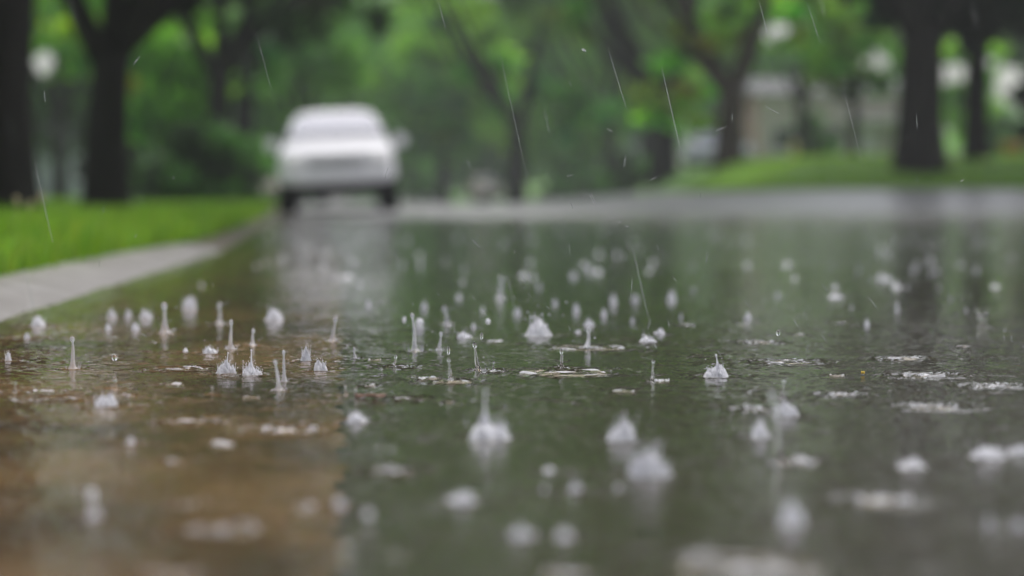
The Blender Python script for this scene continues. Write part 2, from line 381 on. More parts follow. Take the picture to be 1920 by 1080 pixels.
# kinds: jet (column with bead), crown (frothy mound with ragged rim), clear_crown, ring (low splash or ripple, sky glints put in as pale froth)
def jet(p, wd, h, mt='clear', bead=1.25):
    if mt == 'froth': mt = 'semi'
    r = wd / 2; V, F = [], []; lean = rnd.uniform(-.25, .25); ph = rnd.uniform(0, 6)
    prof = [(2.2, -.02), (1.5, .02), (1.0, .08), (.68, .2), (.52, .38), (.42, .55), (.36, .7), (.30, .80)]
    pr = [(q * r * (1 + .10 * math.sin(k * 1.9 + ph)), z * h) for k, (q, z) in enumerate(prof)]
    bt = r * .5 * bead
    for k in range(1, 6):
        th = math.pi * k / 6; pr.append((bt * math.sin(th) + 1e-5, h * .86 + bt - bt * 1.4 * math.cos(th)))
    pr.append((1e-5, h * .86 + bt * 2.45))
    lathe(V, F, pr, 14, lambda a, q, z, k: (q * (1 + .10 * math.sin(2 * a + k) + .06 * math.sin(3 * a + 2 * k)), z))
    for v in V: v.x += lean * v.z + .10 * r * math.sin(v.z / h * 6 + ph); v.y += .08 * r * math.sin(v.z / h * 8)
    for k in range(rnd.randint(2, 6)):       # droplets thrown off
        a = rnd.uniform(0, 6.28); q = r * rnd.uniform(1.2, 4.5); ball(V, F, (q * math.cos(a), q * math.sin(a), h * rnd.uniform(.05, 1.25)), r * rnd.uniform(.10, .26), None, 7, 5)
    for k in range(5):                       # ragged collar at the foot
        a = rnd.uniform(0, 6.28); q = r * rnd.uniform(1.2, 2.2); spike(V, F, (q * math.cos(a), q * math.sin(a), -.001), (q * 1.3 * math.cos(a), q * 1.3 * math.sin(a), h * rnd.uniform(.06, .18)), r * .35, r * .08, 6)
    return fin('water_jet', V, F, M[mt], p)
def crown(p, wd, h, mt='froth', spire=0):
    r = wd / 2 * (1.0 if 2.6 < p[1] < 3.6 else 1.3); h *= 1.05; V, F = [], []
    mounds = [(0, 0, .62, 1)] if rnd.random() < .2 else [(rnd.uniform(-.15, .1), .1, rnd.uniform(.5, .62), 1)] + [(s_ * rnd.uniform(.34, .55), rnd.uniform(-.3, .3), rnd.uniform(.36, .52), rnd.uniform(.45, .85)) for s_ in ((-1, 1) if rnd.random() < .6 else (rnd.choice((-1, 1)),))]
    for mx_, my_, mr, mh in mounds:
        ph = [rnd.uniform(0, 6.28) for _ in range(6)]; b0 = len(V)
        prof = [(1.15, -.06), (1.02, .06), (.90, .26), (.76, .48), (.60, .62), (.42, .70), (.24, .84), (.08, .9), (.001, .92)]
        def fn(a, q, z, k):
            f = 1 + .12 * math.sin(3 * a + ph[0]) + .10 * math.sin(5 * a + ph[1] + k) + .09 * math.sin(11 * a + ph[2] + 2 * k)
            g = 1 + .20 * math.sin(2 * a + ph[3] + k * .5) + .28 * math.sin(8 * a + ph[4] + 1.7 * k)
            return q * r * mr * f, z * h * .68 * mh * (g if z > .05 else 1)
        lathe(V, F, prof, 30, fn)
        for v in V[b0:]: v.x += mx_ * r; v.y += my_ * r
        for k in range(int(9 + 9 * mr)):
            a = rnd.uniform(0, 6.28); q = r * mr * rnd.uniform(.2, .95); t = rnd.uniform(.45, 1.05) * h * mh
            o_ = q * rnd.uniform(1.0, 1.5)
            spike(V, F, (mx_ * r + q * math.cos(a), my_ * r + q * math.sin(a), h * .1), (mx_ * r + o_ * math.cos(a), my_ * r + o_ * math.sin(a), t * (1.15 - q / r * .4)), r * .07, r * .012, 5, r * .07, r * rnd.uniform(.025, .055) if rnd.random() < .6 else 0)
    if spire: spike(V, F, (0, 0, h * .3), (rnd.uniform(-.1, .1) * r, 0, spire), r * .22, r * .035, 8, r * .08, r * .08)
    for k in range(9):
        a = rnd.uniform(0, 6.28); q = r * rnd.uniform(.3, 1.6); ball(V, F, (q * math.cos(a), q * math.sin(a), h * rnd.uniform(.5, 1.6)), r * rnd.uniform(.02, .05), None, 7, 5)
    return fin('water_splash', V, F, M[mt], p)
def clear_crown(p, wd, h):
    r = wd / 2; V, F = [], []; n = 40; N = 11; ph = rnd.uniform(0, 6)
    def hgt(a): return h * (.62 + .38 * abs(math.sin(N * a / 2 + ph)) ** 3)
    prof = [(.8, -.03), (.72, .1), (.72, .35), (.8, .65), (.95, 1.0), (.90, 1.0), (.74, .65), (.66, .35), (.64, .1), (.001, .02)]
    lathe(V, F, prof, 44, lambda a, q, z, k: (q * r * (1 + .03 * math.sin(N * a)), z * (hgt(a) if z > .3 else h)))
    for k in range(N):
        a = 2 * math.pi * (k + .5) / N - 2 * ph / N + math.pi / N
        spike(V, F, (.85 * r * math.cos(a), .85 * r * math.sin(a), h * .8), (1.25 * r * math.cos(a), 1.25 * r * math.sin(a), h * rnd.uniform(1.0, 1.35)), r * .07, r * .02, 6, 0, r * .05)
    return fin('water_splash', V, F, M['clear'], p)
def ring(p, wd, h, mt='froth'):
    r = wd / 2; V, F = [], []; ph = [rnd.uniform(0, 6.28) for _ in range(6)]; h *= .65
    mt = 'froth' if rnd.random() < .35 or wd < .02 else 'semi'  # pale colour stands in for sky reflected on flat ripple crests
    prof = [(1.10, -.8), (1.05, .05), (1.0, .8), (.965, .75), (.92, .0), (.88, -.8)]
    def fn(a, q, z, k):
        g = .15 + .8 * math.sin(2 * a + ph[0]) + .45 * math.sin(3 * a + ph[1]) + .3 * math.sin(7 * a + ph[2])
        g = min(1.1, g)
        return q * r * (1 + .06 * math.sin(3 * a + ph[3]) + .03 * math.sin(8 * a + ph[4])), (z * h * g if g > 0 and z > 0 else -abs(z) * .004)
    lathe(V, F, prof, 72, fn)
    for k in range(4):       # low swells left by the fallen column
        a = rnd.uniform(0, 6.28); q = r * rnd.uniform(0, .6); b0 = len(V); rr_ = r * rnd.uniform(.12, .34); hh_ = h * rnd.uniform(.25, .8); x0_, y0_ = q * math.cos(a), q * math.sin(a)
        lathe(V, F, [(1.1, -.1), (.95, .1), (.7, .55), (.4, .85), (.001, 1)], 14, lambda a, q2, z, k2: (q2 * rr_ * (1 + .15 * math.sin(3 * a + ph[5])), z * hh_))
        for v in V[b0:]: v.x += x0_; v.y += y0_
    EXTRA_RINGS.append((p[0], p[1], r * 1.35, .0008, .018, .03)); EXTRA_RINGS.append((p[0], p[1], r * .6, .0012, .014, .02))
    return fin('splash_glint_ring', V, F, M[mt], p)
def drop(p, wd, h, tilt=0, mt='clear'):
    V, F = [], []; ball(V, F, (0, 0, 0), wd / 2, h / 2, 14, 10)
    o = fin('raindrop', V, F, M[mt], p); o.rotation_euler = (rnd.uniform(-.2, .2), tilt, 0); return o

SF = FPX / FOCUS_Y
def blur_at(Y): return 40 * abs(FOCUS_Y / Y - 1) * .75
SPL = []
def splash(kind, px, py, wpx, hpx, label, cat='splash', **kw):
    p = onwater(px, py); s = pxm(p.y); bl = blur_at(p.y)
    wd = max(wpx - bl * (.8 if kind != 'jet' else .45), wpx * .42) / s; h = max(hpx - bl * .5, hpx * .45) / s
    grp = kw.pop('group', None)
    if 'spire' in kw: kw['spire'] = kw['spire'] / s
    o = {'jet': jet, 'crown': crown, 'clear_crown': clear_crown, 'ring': ring}[kind]((p.x, p.y, 0), wd, h, **kw)
    o.rotation_euler.z = rnd.uniform(0, 6.28) if kind != 'ring' else 0
    tag(o, label, cat, grp); EXTRA_RINGS.append((p.x, p.y, wd * .9 + .008, .0009, .014, .016))
    return o
ORD = ['leftmost', 'second', 'third', 'fourth', 'fifth', 'sixth', 'seventh', 'eighth', 'ninth', 'tenth', 'eleventh', 'twelfth', 'thirteenth', 'fourteenth', 'fifteenth', 'sixteenth', 'seventeenth', 'eighteenth', 'nineteenth', 'twentieth']
def ordlabel(items, what, keyx=lambda t: t[0]):
    idx = sorted(range(len(items)), key=lambda i: keyx(items[i])); lab = {}
    for k, i in enumerate(idx): lab[i] = what % ('leftmost' if k == 0 else 'rightmost' if k == len(idx) - 1 else ORD[k] + ' from the left')
    return lab
# --- in focus
splash('crown', 205, 762, 47, 30, 'frothy white splash mound on the brown gutter water under a hanging round drop', 'splash', spire=0)
splash('jet', 217, 732, 11, 22, 'short clear stub of water just behind the frothy mound in the gutter', 'water jet')
splash('ring', 240, 742, 28, 9, 'small low splash touching the right of the stub behind the gutter mound')
splash('crown', 426, 700, 38, 28, 'left of two frothy mounds standing side by side in the gutter water', spire=38)
splash('crown', 472, 703, 44, 26, 'right of two frothy mounds side by side, with thin threads shooting up', spire=46)
splash('jet', 524, 732, 14, 58, 'front of the two tall clear columns standing close together at the gutter joint', 'water jet', mt='semi')
splash('jet', 533, 716, 11, 62, 'rear and taller of the two clear columns close together at the gutter joint', 'water jet', mt='semi')
splash('crown', 598, 694, 32, 22, 'compact white splash mound right at the edge where brown gutter meets dark asphalt')
splash('crown', 575, 676, 28, 30, 'ragged white spray splash just behind the mound at the gutter edge')
splash('jet', 27, 734, 7, 20, 'tiny clear spike of water by the left edge of the gutter water', 'water jet')
splash('jet', 137, 692, 13, 60, 'tall soft column with a bright bead, alone near the kerb', 'water jet', mt='froth')
splash('jet', 397, 740, 8, 16, 'tiny clear spike alone in the middle of the gutter water', 'water jet')
splash('jet', 846, 714, 11, 44, 'clear tapering column between two flat white ripple ends on dark water', 'water jet')
splash('ring', 846, 716, 70, 5, 'flat pale ripple ring round the foot of the clear tapering column')
splash('jet', 897, 695, 13, 52, 'tallest thin column of water near the centre, wide at the foot', 'water jet')
splash('jet', 925, 694, 7, 15, 'stubby clear jet just right of the tallest central column', 'water jet')
splash('ring', 925, 696, 40, 5, 'small pale ripple round the stubby jet beside the tallest central column')
splash('jet', 738, 689, 9, 20, 'short jet with a round head on a flat pale ripple, left of the central column', 'water jet')
splash('ring', 745, 688, 40, 5, 'flat pale ripple under the short round-headed jet')
splash('jet', 716, 704, 5, 14, 'smallest bead-topped jet, left of the clear tapering column', 'water jet')
splash('ring', 803, 710, 38, 8, 'low white splash cap just left of the clear tapering column')
splash('ring', 694, 724, 22, 9, 'small white lump of water below the smallest bead-topped jet')
splash('jet', 648, 742, 10, 20, 'left of two stubby jets on the dark asphalt water beside the gutter joint', 'water jet')
splash('jet', 667, 748, 12, 22, 'right of two stubby jets on the dark asphalt water beside the gutter joint', 'water jet')
splash('ring', 764, 748, 55, 6, 'narrow pale ripple line right of the reddish floating leaf')
splash('ring', 843, 755, 20, 9, 'small pinkish lump of splashing water below the clear tapering column')
splash('ring', 1060, 698, 150, 6, 'widest ripple ring in focus, broken pale arcs, right of centre')
splash('jet', 1053, 690, 11, 32, 'beaded clear jet standing inside the widest ripple ring', 'water jet')
splash('jet', 1223, 717, 10, 44, 'thin clear column right of the widest ripple ring', 'water jet')
splash('ring', 1238, 714, 34, 10, 'small white splash lump at the foot of the thin column right of centre')
splash('ring', 1170, 733, 42, 5, 'short flat pale ripple below and left of the thin column right of centre')
splash('crown', 1343, 706, 54, 28, 'sharp white mound with a spiky top on dark water right of centre', spire=40)
splash('clear_crown', 1842, 613, 30, 34, 'clear cylindrical crown of water with a spiky rim far on the right')
splash('ring', 1477, 679, 80, 5, 'long thin pale ripple right of the sharp white mound')
splash('ring', 1692, 672, 58, 6, 'small flat white ripple in the dark trunk reflection')
splash('ring', 1737, 705, 80, 12, 'flat ripple with a raised middle just below the dark trunk reflection')
splash('ring', 1570, 704, 28, 6, 'tiny flat ripple beside the yellow speck')
splash('ring', 1578, 740, 54, 12, 'soft oblong white ripple glint below the yellow speck')
splash('ring', 1862, 724, 68, 9, 'soft pale ripple bar near the right edge of the water')
splash('ring', 1753, 764, 92, 18, 'bright long ripple glint bar with a raised middle on the right')
splash('ring', 1425, 642, 55, 10, 'flat pale ripple with a small peak behind the sharp white mound')
splash('ring', 1101, 652, 130, 8, 'wide flat splash disc behind the widest ripple ring')
splash('jet', 1101, 654, 17, 38, 'thick soft spike rising from the wide flat splash disc', 'water jet', mt='froth')
# --- behind focus
splash('crown', 1010, 630, 60, 44, 'largest soft white mound behind the focus, right of centre')
splash('crown', 1213, 642, 32, 18, 'left of two small soft mounds right of the wide splash disc')
splash('crown', 1237, 627, 24, 16, 'right of two small soft mounds right of the wide splash disc')
splash('jet', 779, 658, 13, 74, 'tall blurred column left of centre behind the focus', 'water jet', mt='froth')
splash('jet', 824, 657, 12, 34, 'short blurred column just right of the tall blurred one', 'water jet', mt='froth')
splash('jet', 433, 655, 14, 56, 'blurred column with a round bead behind the two gutter mounds', 'water jet', mt='froth')
splash('jet', 623, 640, 15, 46, 'blurred column standing alone behind the gutter joint', 'water jet', mt='froth')
splash('jet', 310, 625, 20, 56, 'blurred pale column in the gutter water near the kerb', 'water jet', mt='froth')
splash('jet', 412, 608, 16, 42, 'blurred narrow column in the far gutter water', 'water jet', mt='froth')
splash('jet', 473, 648, 12, 30, 'faint blurred stub above the right gutter mound', 'water jet', mt='froth')
splash('crown', 355, 580, 42, 34, 'biggest blurred mound in the far gutter water beside the kerb')
splash('crown', 510, 602, 44, 32, 'round blurred mound in the water in front of the white car')
splash('crown', 393, 662, 34, 16, 'low blurred mound left of the two gutter mounds')
FARS = [(210, 596, 26, 24), (240, 596, 22, 22), (273, 598, 32, 24), (253, 620, 24, 20), (203, 620, 20, 18), (72, 612, 40, 26), (50, 636, 18, 16), (16, 676, 22, 18), (348, 660, 18, 10)]
LB = ordlabel(FARS, '%s of the soft white blobs close to the kerb')
for i, (a, b_, c_, d_) in enumerate(FARS):
    splash('crown', a, b_, c_, d_, LB[i], group='blurred splashes close to the kerb')
MIDS = [(788, 618, 26, 24), (797, 580, 24, 22), (840, 610, 18, 34), (870, 634, 34, 16), (888, 616, 16, 16), (927, 640, 32, 7), (970, 590, 20, 20), (1040, 572, 20, 18), (1080, 586, 24, 24), (1104, 612, 24, 20), (1132, 594, 20, 22), (1150, 570, 26, 28),
        (1190, 566, 22, 22), (1186, 604, 14, 16), (1260, 564, 30, 28), (1277, 598, 14, 16), (1290, 610, 34, 8), (703, 675, 24, 6), (666, 672, 9, 18), (937, 560, 20, 44), (690, 575, 22, 20), (905, 585, 18, 16), (1075, 520, 26, 20), (1105, 510, 26, 26), (1010, 540, 20, 18), (860, 560, 22, 18), (1085, 625, 18, 10), (1300, 545, 16, 14)]
MN, MF = [t for t in MIDS if t[1] >= 600], [t for t in MIDS if t[1] < 600]
LBN = ordlabel(MN, '%s of the soft splashes just behind the centre column'); LBF = ordlabel(MF, '%s of the faint splashes on the farther open water')
for a, b_, c_, d_ in MIDS:
    lb_ = LBN[MN.index((a, b_, c_, d_))] if b_ >= 600 else LBF[MF.index((a, b_, c_, d_))]
    splash('ring' if d_ < 9 else ('jet' if d_ > c_ * 1.5 else 'crown'), a, b_, c_, d_, lb_, group='blurred splashes in the middle water', **({'mt': 'froth'} if d_ > c_ * 1.5 else {}))
RS = [(1402, 600, 24, 22), (1393, 608, 26, 8), (1458, 556, 18, 18), (1682, 584, 18, 26), (1783, 562, 12, 12), (1597, 578, 12, 12), (1570, 558, 48, 12), (1498, 627, 24, 6), (1575, 606, 30, 7), (1625, 612, 20, 20), (1807, 650, 14, 6), (1811, 584, 12, 14), (1720, 500, 14, 22), (1745, 515, 12, 16), (1635, 525, 14, 14), (1700, 540, 12, 14), (1610, 510, 14, 20), (1760, 540, 12, 14), (1560, 500, 12, 12)]
LB = ordlabel(RS, '%s of the small splashes on the far right water')
for i, (a, b_, c_, d_) in enumerate(RS):
    splash('ring' if d_ < 9 else 'crown', a, b_, c_, d_, LB[i], group='blurred splashes on the far right water')
# --- nearer than focus
splash('crown', 912, 822, 80, 50, 'large soft white mound with a pale column, near the middle foreground', spire=88)
splash('crown', 1172, 826, 68, 56, 'double-tiered soft white mound left of the brightest foreground blob')
splash('crown', 1215, 892, 88, 70, 'brightest and largest soft white blob in the right foreground')
splash('crown', 1472, 780, 50, 36, 'soft white mound with a bar of froth to its left on the right')
splash('ring', 1425, 768, 60, 14, 'bar of froth joined to the left of the soft white mound')
splash('crown', 1425, 820, 52, 44, 'soft white mound just below the bar of froth')
splash('jet', 1468, 866, 30, 150, 'tall faint blurred column rising above a pale foreground bar', 'water jet')
splash('crown', 1485, 985, 80, 72, 'square-looking soft white blob alone in the right foreground')
splash('ring', 1655, 938, 118, 32, 'long pale blurred bar right of the square-looking blob')
splash('ring', 1400, 1062, 290, 42, 'widest blurred pale splash along the bottom edge')
splash('crown', 1707, 876, 78, 26, 'oblong soft white splash in the right foreground above the long pale bar')
splash('crown', 1853, 858, 76, 32, 'oblong bright splash near the right edge')
splash('crown', 1912, 850, 50, 26, 'soft splash cut by the right edge of the picture')
splash('ring', 1505, 866, 66, 22, 'pale blurred bar at the foot of the tall faint column')
splash('crown', 870, 942, 74, 34, 'flat soft white splash left of centre in the foreground')
splash('crown', 980, 1008, 66, 40, 'left of two soft splashes side by side near the bottom centre')
splash('crown', 1057, 1010, 66, 36, 'right of two soft splashes side by side near the bottom centre')
splash('ring', 737, 884, 84, 22, 'flat grey-white ripple glint right of the gutter joint in the foreground')
splash('crown', 667, 792, 42, 28, 'white splash with a short upright peak just right of the gutter joint')
splash('crown', 246, 832, 32, 20, 'soft white splash alone in the middle of the brown gutter')
splash('ring', 417, 832, 54, 14, 'pale flat ripple glint in the brown gutter left of a round droplet')
splash('ring', 325, 866, 44, 18, 'faint pale smudge of a ripple glint below the lone gutter splash')
splash('ring', 540, 806, 110, 18, 'long sandy-white ripple beside the gutter joint')
splash('ring', 353, 790, 64, 7, 'thin pale ripple, left of a similar one, in the gutter')
splash('ring', 402, 787, 52, 7, 'thin pale ripple, right of a similar one, in the gutter')
splash('crown', 175, 972, 50, 34, 'soft splash under a big blurred drop at the lower left')
splash('ring', 352, 946, 52, 20, 'faint pale oval splash in the lower brown gutter')
splash('ring', 420, 992, 150, 26, 'wide faint sandy ripple in the lower brown gutter')
splash('ring', 575, 948, 60, 20, 'faint sandy splash just left of the gutter joint in the foreground')
splash('ring', 325, 1078, 120, 22, 'pale ripple at the bottom edge of the gutter')
splash('crown', 637, 952, 46, 34, 'soft white splash sitting on the gutter joint in the foreground')
splash('ring', 110, 748, 72, 6, 'long thin pale ripple at the far left of the gutter')
splash('ring', 83, 733, 40, 7, 'short pale ripple above the long thin one at the far left')
splash('ring', 328, 720, 34, 6, 'small crescent ripple left of the hanging oval drop')
splash('ring', 350, 692, 72, 7, 'pale streak of ripple left of the two gutter mounds')
splash('ring', 470, 745, 34, 6, 'small pale ripple under the hanging oval drop')
splash('crown', 1855, 990, 36, 44, 'left of two soft upright splashes in the bottom right corner')
splash('crown', 1912, 992, 44, 44, 'right of two soft upright splashes in the bottom right corner')
splash('ring', 1060, 1078, 110, 16, 'pale splash cut by the bottom edge below the two side by side')
splash('jet', 1465, 748, 14, 40, 'faint short column above the soft white mound on the right', 'water jet')
for a, b_, c_, d_, lb_ in [(1032, 884, 42, 20, 'highest of four dim foreground splashes left of the brightest blob'), (1080, 920, 44, 32, 'middle and widest of three dim splashes in a row in the foreground'), (1160, 920, 36, 28, 'right of three dim splashes in a row in the foreground'), (1020, 922, 32, 26, 'left of three dim splashes in a row in the foreground')]:
    splash('crown', a, b_, c_, d_, lb_, group='dim round foreground splashes')
# --- hanging drops
def hang(px, py, wpx, hpx, Y, label, group=None, tilt=0, mt='clear'):
    s = pxm(Y); p = atY(px, py, Y); bl = blur_at(Y)
    o = drop(p, max(wpx - bl * .9, wpx * .35) / s, max(hpx - bl * .9, hpx * .35) / s, tilt, mt); tag(o, label, 'raindrop', group); return o
hang(215, 671, 11, 12, 3.12, 'single round clear drop hanging above the frothy gutter mound')
hang(452, 715, 12, 18, 3.0, 'oval clear drop hanging below the right gutter mound', tilt=.15)
hang(841, 657, 6, 17, 3.12, 'slim elongated drop above the clear tapering column')
hang(903, 630, 6, 14, 3.12, 'small drop above the tallest central column')
hang(101, 628, 22, 28, 4.3, 'bright blurred drop in the air near the kerb at the left', mt='froth')
hang(1459, 624, 8, 13, 3.15, 'sharp oval drop floating alone above dark water on the right')
hang(712, 842, 24, 24, 2.0, 'left of two translucent blurred round droplets touching each other')
hang(735, 842, 26, 26, 2.0, 'right of two translucent blurred round droplets touching each other')
hang(497, 841, 20, 20, 2.15, 'pale round blurred droplet above the brown gutter')
hang(787, 823, 18, 20, 2.2, 'faint blurred droplet right of the two touching ones')
hang(172, 930, 40, 52, 1.75, 'large blurred drop at the lower left above a splash', mt='froth')
hang(690, 965, 44, 44, 1.6, 'round blurred droplet near the bottom beside the gutter joint', mt='froth')
hang(652, 1022, 54, 62, 1.45, 'large dim blurred drop over the gutter joint at the bottom')
hang(742, 1040, 52, 52, 1.45, 'grey blurred disc-like drop at the bottom left of centre')
hang(1398, 760, 15, 16, 2.35, 'left of two droplets beside the bar of froth', mt='froth')
hang(1375, 742, 11, 12, 2.5, 'tiny blurred droplet up and left of the bar of froth')
hang(1095, 94, 9, 5, 3.2, 'small bright droplet high against the green trees', tilt=.6)
hang(787, 605, 20, 22, 3.9, 'blurred bead beside the tall blurred column', mt='froth')
hang(758, 600, 12, 18, 3.8, 'small blurred drop left of the tall blurred column', mt='froth')
hang(915, 603, 13, 15, 3.6, 'small starry blurred drop right of the centre column', mt='froth')
# --- falling rain: slender drops
def sliver(px0, py0, px1, py1, thick, label, group, Y=None, name='falling_raindrop'):
    Y = Y or FOCUS_Y * rnd.uniform(.97, 1.04)
    a, b_ = atY(px0, py0, Y), atY(px1, py1, Y); V, F = [], []; r = thick * .66 / pxm(Y) / 2
    P = [a.lerp(b_, k / 6) - a for k in range(7)]
    vv, ff = tube_data(P, [r * .25, r * .7, r, r, r, r * .7, r * .25], 6); V += vv; F += ff
    o = fin(name, V, F, M['rain'], a); tag(o, label, 'raindrop', group); return o
m, nt, b = mat('rain_streak_water'); b.inputs['Transmission Weight'].default_value = .5; b.inputs['IOR'].default_value = 1.33; b.inputs['Roughness'].default_value = .15
b.inputs['Base Color'].default_value = (.95, .95, .98, 1); tp = nt.nodes.new('ShaderNodeBsdfTransparent'); ms = nt.nodes.new('ShaderNodeMixShader'); ms.inputs[0].default_value = .62
nt.links.new(b.outputs[0], ms.inputs[1]); nt.links.new(tp.outputs[0], ms.inputs[2]); nt.links.new(ms.outputs[0], nt.nodes['Material Output'].inputs['Surface']); M['rain'] = m
LONG = [(1240, 124, 1280, 298, 2.2, 'longest bright thread of falling rain right of centre'), (1140, 90, 1176, 209, 1.6, 'thin thread of rain left of the longest bright one'),
        (1423, 0, 1447, 95, 1.7, 'thread of rain at the top before the forked tree'), (1512, 0, 1539, 84, 1.2, 'faint thread of rain at the top right of the forked tree'),
        (821, 0, 836, 56, 1.4, 'short thread of rain at the top edge left of centre'), (480, 60, 514, 188, 1.0, 'faint long thread of rain up and left of the white car'),
        (935, 90, 990, 340, 1.0, 'very long faint thread of rain before the distant trees'), (1580, 160, 1620, 320, .9, 'faint thread of rain before the brick house')]
for a in LONG: sliver(*a[:5], a[5], None)
SH = [(262, 105, 250, 122), (976, 514, 986, 528), (988, 509, 996, 524), (1070, 380, 1074, 391), (884, 447, 901, 466), (1088, 92, 1100, 96), (963, 468, 966, 474), (1231, 458, 1235, 470), (1155, 416, 1167, 418), (1170, 425, 1181, 424),
      (1137, 242, 1148, 246), (1435, 199, 1462, 214), (1341, 246, 1364, 236), (1217, 339, 1232, 331), (1063, 331, 1076, 328), (964, 553, 966, 562), (990, 549, 996, 557), (1024, 574, 1030, 580), (1253, 601, 1255, 614), (1066, 610, 1070, 622),
      (1548, 424, 1554, 425), (1483, 497, 1485, 505), (1540, 530, 1552, 548), (1800, 340, 1808, 337), (1718, 214, 1720, 242), (1842, 400, 1846, 413), (1628, 555, 1646, 580), (1540, 625, 1550, 642), (1487, 597, 1499, 617), (1394, 562, 1410, 580), (1882, 625, 1883, 640), (1896, 628, 1898, 642),
      (536, 655, 540, 662), (553, 555, 549, 570), (565, 577, 573, 568), (572, 623, 582, 620), (577, 648, 586, 652), (540, 607, 543, 612), (262, 623, 276, 632), (286, 637, 294, 645), (254, 632, 260, 638), (540, 676, 543, 684), (386, 696, 392, 708), (1225, 640, 1232, 655), (901, 582, 914, 592), (884, 555, 892, 563), (921, 667, 930, 672), (1181, 548, 1186, 557), (1262, 520, 1270, 528), (1345, 655, 1352, 668)]
ZN = [('before the trees', lambda t: t[1] < 375), ('over the far water', lambda t: 375 <= t[1] < 540 ), ('above the brown gutter', lambda t: t[1] >= 540 and t[0] < 600), ('above the dark middle water', lambda t: t[1] >= 540 and 600 <= t[0] < 1320), ('above the right-hand water', lambda t: t[1] >= 540 and t[0] >= 1320)]
for zn, fz in ZN:
    it = [t for t in SH if fz(t)]; lb = ordlabel(it, '%s of the short slivers of rain ' + zn)
    for k, t in enumerate(it): sliver(*t, 1.9, lb[k], 'short slivers of rain in focus')
V, F = [], []
for k in range(32):
    Y = 3.4 + 9 * rnd.random() ** 1.4; px, py = rnd.uniform(0, 1920), rnd.uniform(-60, 520); a = atY(px, py, Y)
    if a.z < .02: continue
    L = rnd.uniform(.03, .12); b_ = a + Vector((.22 * L, 0, -L)); b0 = len(V); r = rnd.uniform(.0003, .0006)
    vv, ff = tube_data([a, a.lerp(b_, .3), a.lerp(b_, .7), b_], [r * .2, r, r, r * .2], 5); V += vv; F += [tuple(i + b0 for i in f) for f in ff]
tag(obj('rain', meshf('rain', V, F), M['rain']), 'faint threads of falling rain across the whole view', 'rain', None, 'stuff')
# fine spray nobody could count
V, F = [], []
for k in range(170):
    px, py = rnd.uniform(0, 1920), rnd.choice([rnd.gauss(560, 90), rnd.gauss(640, 50), rnd.uniform(150, 700)]); Y = 3.1 * rnd.uniform(.9, 1.25)
    p = atY(px, py, Y)
    if p.z < .004: continue
    r = rnd.uniform(.0003, .0008); b0 = len(V); d = Vector((rnd.uniform(-.5, .5), 0, 1)).normalized() * r * rnd.choice([1.2, 3, 6, 10])
    vv, ff = tube_data([p - d, p - d * .5, p + d * .5, p + d], [r * .2, r * .6, r * .6, r * .2], 5); V += vv; F += [tuple(i + b0 for i in f) for f in ff]
tag(obj('fine_spray', meshf('fine_spray', V, F), M['rain']), 'fine spray of tiny droplets in the air above the water', 'spray', None, 'stuff')

V, F = [], []
for k in range(190):
    y = 6.0 + 34 * rnd.random() ** 1.5; x = rnd.uniform(float(kx(y)) + .05, .28 * y); w_ = rnd.uniform(.003, .011) * (1 + y / 30); h_ = rnd.uniform(.004, .016) * (1 + y / 30); b0 = len(V)
    ph_ = rnd.uniform(0, 6); lathe(V, F, [(1.1, -.1), (.9, .15), (.5, .45), (.3, .8), (.001, 1)], 8, lambda a, q, z, k2: (q * w_ * (1 + .2 * math.sin(3 * a + ph_)), z * h_))
    for v in V[b0:]: v.x += x; v.y += y
tag(obj('distant_splashes', meshf('distant_splashes', V, F), M['froth']), 'countless tiny splashes of rain on the water further off', 'splashes', None, 'stuff')

# yellow speck and the floating leaf
def floating_leaf(px, py, wpx, m, label):
    p = onwater(px, py); s = wpx / pxm(p.y) / 2; V = [Vector((0, 0, .004))]; n = 14
    for k in range(n):
        a = 2 * math.pi * k / n; V.append(Vector((s * math.cos(a), s * .45 * math.sin(a) * (1 + .2 * math.cos(a)), .0025 + .003 * math.cos(2 * a) ** 2)))
    F = [(0, k + 1, (k + 1) % n + 1) for k in range(n)]
    b0 = len(V); V += [v - Vector((0, 0, .0012)) for v in V[:n + 1]]; F += [(b0, b0 + (k + 1) % n + 1, b0 + k + 1) for k in range(n)]
    F += [(k + 1, b0 + k + 1, b0 + (k + 1) % n + 1, (k + 1) % n + 1) for k in range(n)]
    o = obj('fallen_leaf', meshf('fallen_leaf', V, F), m); o.location = p; tag(o, label, 'leaf')
floating_leaf(1618, 704, 7, M['yellow'], 'tiny yellow speck of leaf floating on the dark water')
floating_leaf(694, 748, 60, M['dead'], 'reddish brown leaf floating beside the gutter joint')

# ------------------------------------------------------------------ water surface mesh
def water_patch(name, x0, x1, y0, y1, dx, dy, m, damp=1.0):
    xs = np.arange(x0, x1 + dx, dx); yv = np.arange(y0, y1 + dy / 2, dy)
    X, Y = np.meshgrid(xs, yv); Z = ring_field(X, Y, rings + EXTRA_RINGS) * damp
    return xs, yv, X, Y, Z
xs = np.arange(-.66, 2.0, .0042)
yv = np.concatenate([np.arange(1.0, 4.2, .0042), 4.2 + np.cumsum(np.linspace(.0042, .02, 330))])
X, Y = np.meshgrid(xs, yv)
Z = ring_field(X, Y, rings + EXTRA_RINGS)
YN = float(yv[-1])
edge = np.minimum(sst(-.66, -.62, X), 1 - sst(1.9, 1.99, X)) * sst(1.0, 1.05, Y) * (1 - sst(YN - .4, YN - .02, Y))
o = obj('water', grid_mesh('water', X, Y, Z * edge), M['water']); o['kind'] = 'structure'
